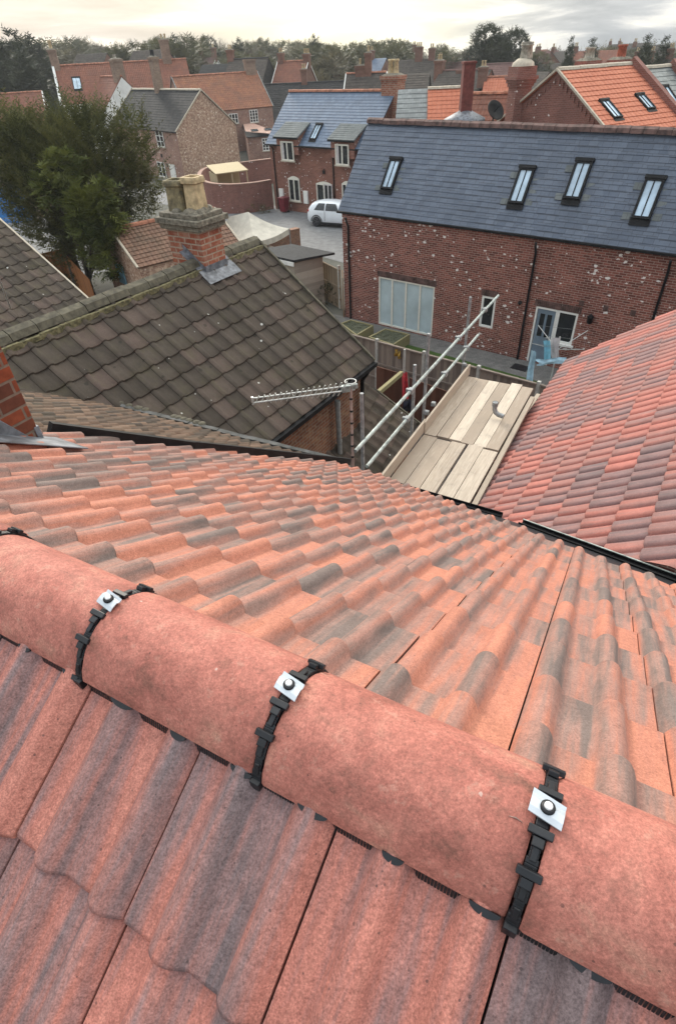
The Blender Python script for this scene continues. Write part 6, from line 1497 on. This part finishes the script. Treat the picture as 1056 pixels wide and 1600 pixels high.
for P in broadP: tree_at(P, rB.uniform(100, 400), 66, 180, 10.5, 'leafy tree in the line along the horizon', 'leafy trees along the horizon')
for k in range(62):
    x = rB.uniform(-30, 660) if k < 46 else rB.uniform(640, 1070); yt = (62 if x < 480 else 66 if x < 660 else 72)+rB.uniform(-8, 14); tree_at(rB.choice(broadP), x, yt, rB.uniform(130, 240), 10.5, None, 'leafy trees along the horizon', rB.uniform(1.1, 1.8))
for P in conP: tree_at(P, rB.uniform(250, 360), 62, 170, 10.3, 'dark conifer in the line along the horizon', 'dark conifers along the horizon')
for x, yt, Y in ((250, 66, 165), (275, 60, 170), (330, 62, 160), (372, 66, 165), (492, 60, 160), (15, 52, 120), (-10, 60, 110), (30, 75, 105), (50, 62, 130)): tree_at(rB.choice(conP), x, yt, Y, 10.3, None, 'dark conifers along the horizon', 1.5)
mb = leafy_proto(21, [(V3(rB.uniform(-2.8, 2.8), rB.uniform(-2, 2), z), V3(1.8, 1.8, 1.5)) for z in (2, 3, 4, 5, 5.5, 6.5, 7.2, 4.5, 3.2, 6, 7.8)], 5200, .6, .3, 1.1); bigc = proto('evergreen_tree', mb, M['conifer'], 'x'); tree_at(bigc, 781, 45, 120, 9.0, 'big rounded dark evergreen rising left of the corbelled chimney', None, 1.15)
for x, yt, Y, sx, lb in ((893, 62, 110, .75, 'narrow pointed dark cypress left of the pale pot on the orange roof'), (926, 64, 120, 1.3, 'dark broad conifer between the two chimney pots above the orange roof'), (1012, 60, 95, 1.1, 'dark leaning pointed conifer above the orange roof right end'), (1040, 62, 100, 1.2, 'dark ragged conifer at the right edge above the slate roof')):
    tree_at(conP[0], x, yt, Y, 10.3, lb, None, sx)
for x, yt, Y, lb in ((838, 78, 130, 'grey green tree right of the corbelled chimney pot'), (990, 84, 140, 'yellow green tree between the red pot and the leaning conifer'), (500, 76, 120, 'loose brown tree above the dormer house ridge'), (556, 84, 140, 'bare brown scrub tree behind the cream chimney pots')):
    tree_at(broadP[0] if 'green' in lb else broadP[1], x, yt, Y, 10.5, lb, None, 1.3)
# far wood and hedges as one mass
mb = MB(); rn = random.Random(31); bl = []
for k in range(170):
    x = rn.uniform(-120, 1180); Y = rn.uniform(235, 420); c = ray(x, 85); p = EYE+c*(Y/c.y); h = (rn.uniform(6, 11) if x < 500 else rn.uniform(5, 8) if x < 700 else rn.uniform(3.5, 6)); bl.append((V3(p.x, p.y, h*.5), V3(rn.uniform(5, 9), rn.uniform(4, 6), h*.5)))
sprays(mb, rn, blob_fn(bl, .6), 9000, 2.4, .8, 4, .8, .1, lambda p, rn: .5+.4*sin(p.x*.11)*sin(p.y*.13)+rn.uniform(-.35, .35)); tag(mb.build('distant_wood', M['olive'], uv=False), 'hazy olive brown wood along the horizon', 'wood', kind='stuff')
mb = MB(); bl = []
for k in range(110):
    x = rn.uniform(-60, 1100); Y = rn.uniform(85, 220); c = ray(x, 85); p = EYE+c*(Y/c.y); h = rn.uniform(1.5, 4.2); bl.append((V3(p.x, p.y, h*.5), V3(rn.uniform(1.5, 4.5), rn.uniform(1.2, 2.5), h*.5)))
sprays(mb, rn, blob_fn(bl, .6), 5200, .9, .34, 5, .6, .1); tag(mb.build('garden_hedges', M['broad'], uv=False), 'mixed hedges and scrub between the far houses', 'hedge', kind='stuff')

# ------------------------------------------------------------------ thin autumn air
hz = MB(); hz.box((0, 130, 12.0), (900, 700, 28.0)); hm_, hg = newmat('thin haze')
pv_ = hg('VolumePrincipled', {'Color': (.86, .89, .93), 'Density': .00042, 'Anisotropy': .2}); ho_ = hg('OutputMaterial', {'Volume': pv_})
tag(hz.build('haze', hm_, uv=False), 'thin pale haze over the town', 'haze', kind='stuff')
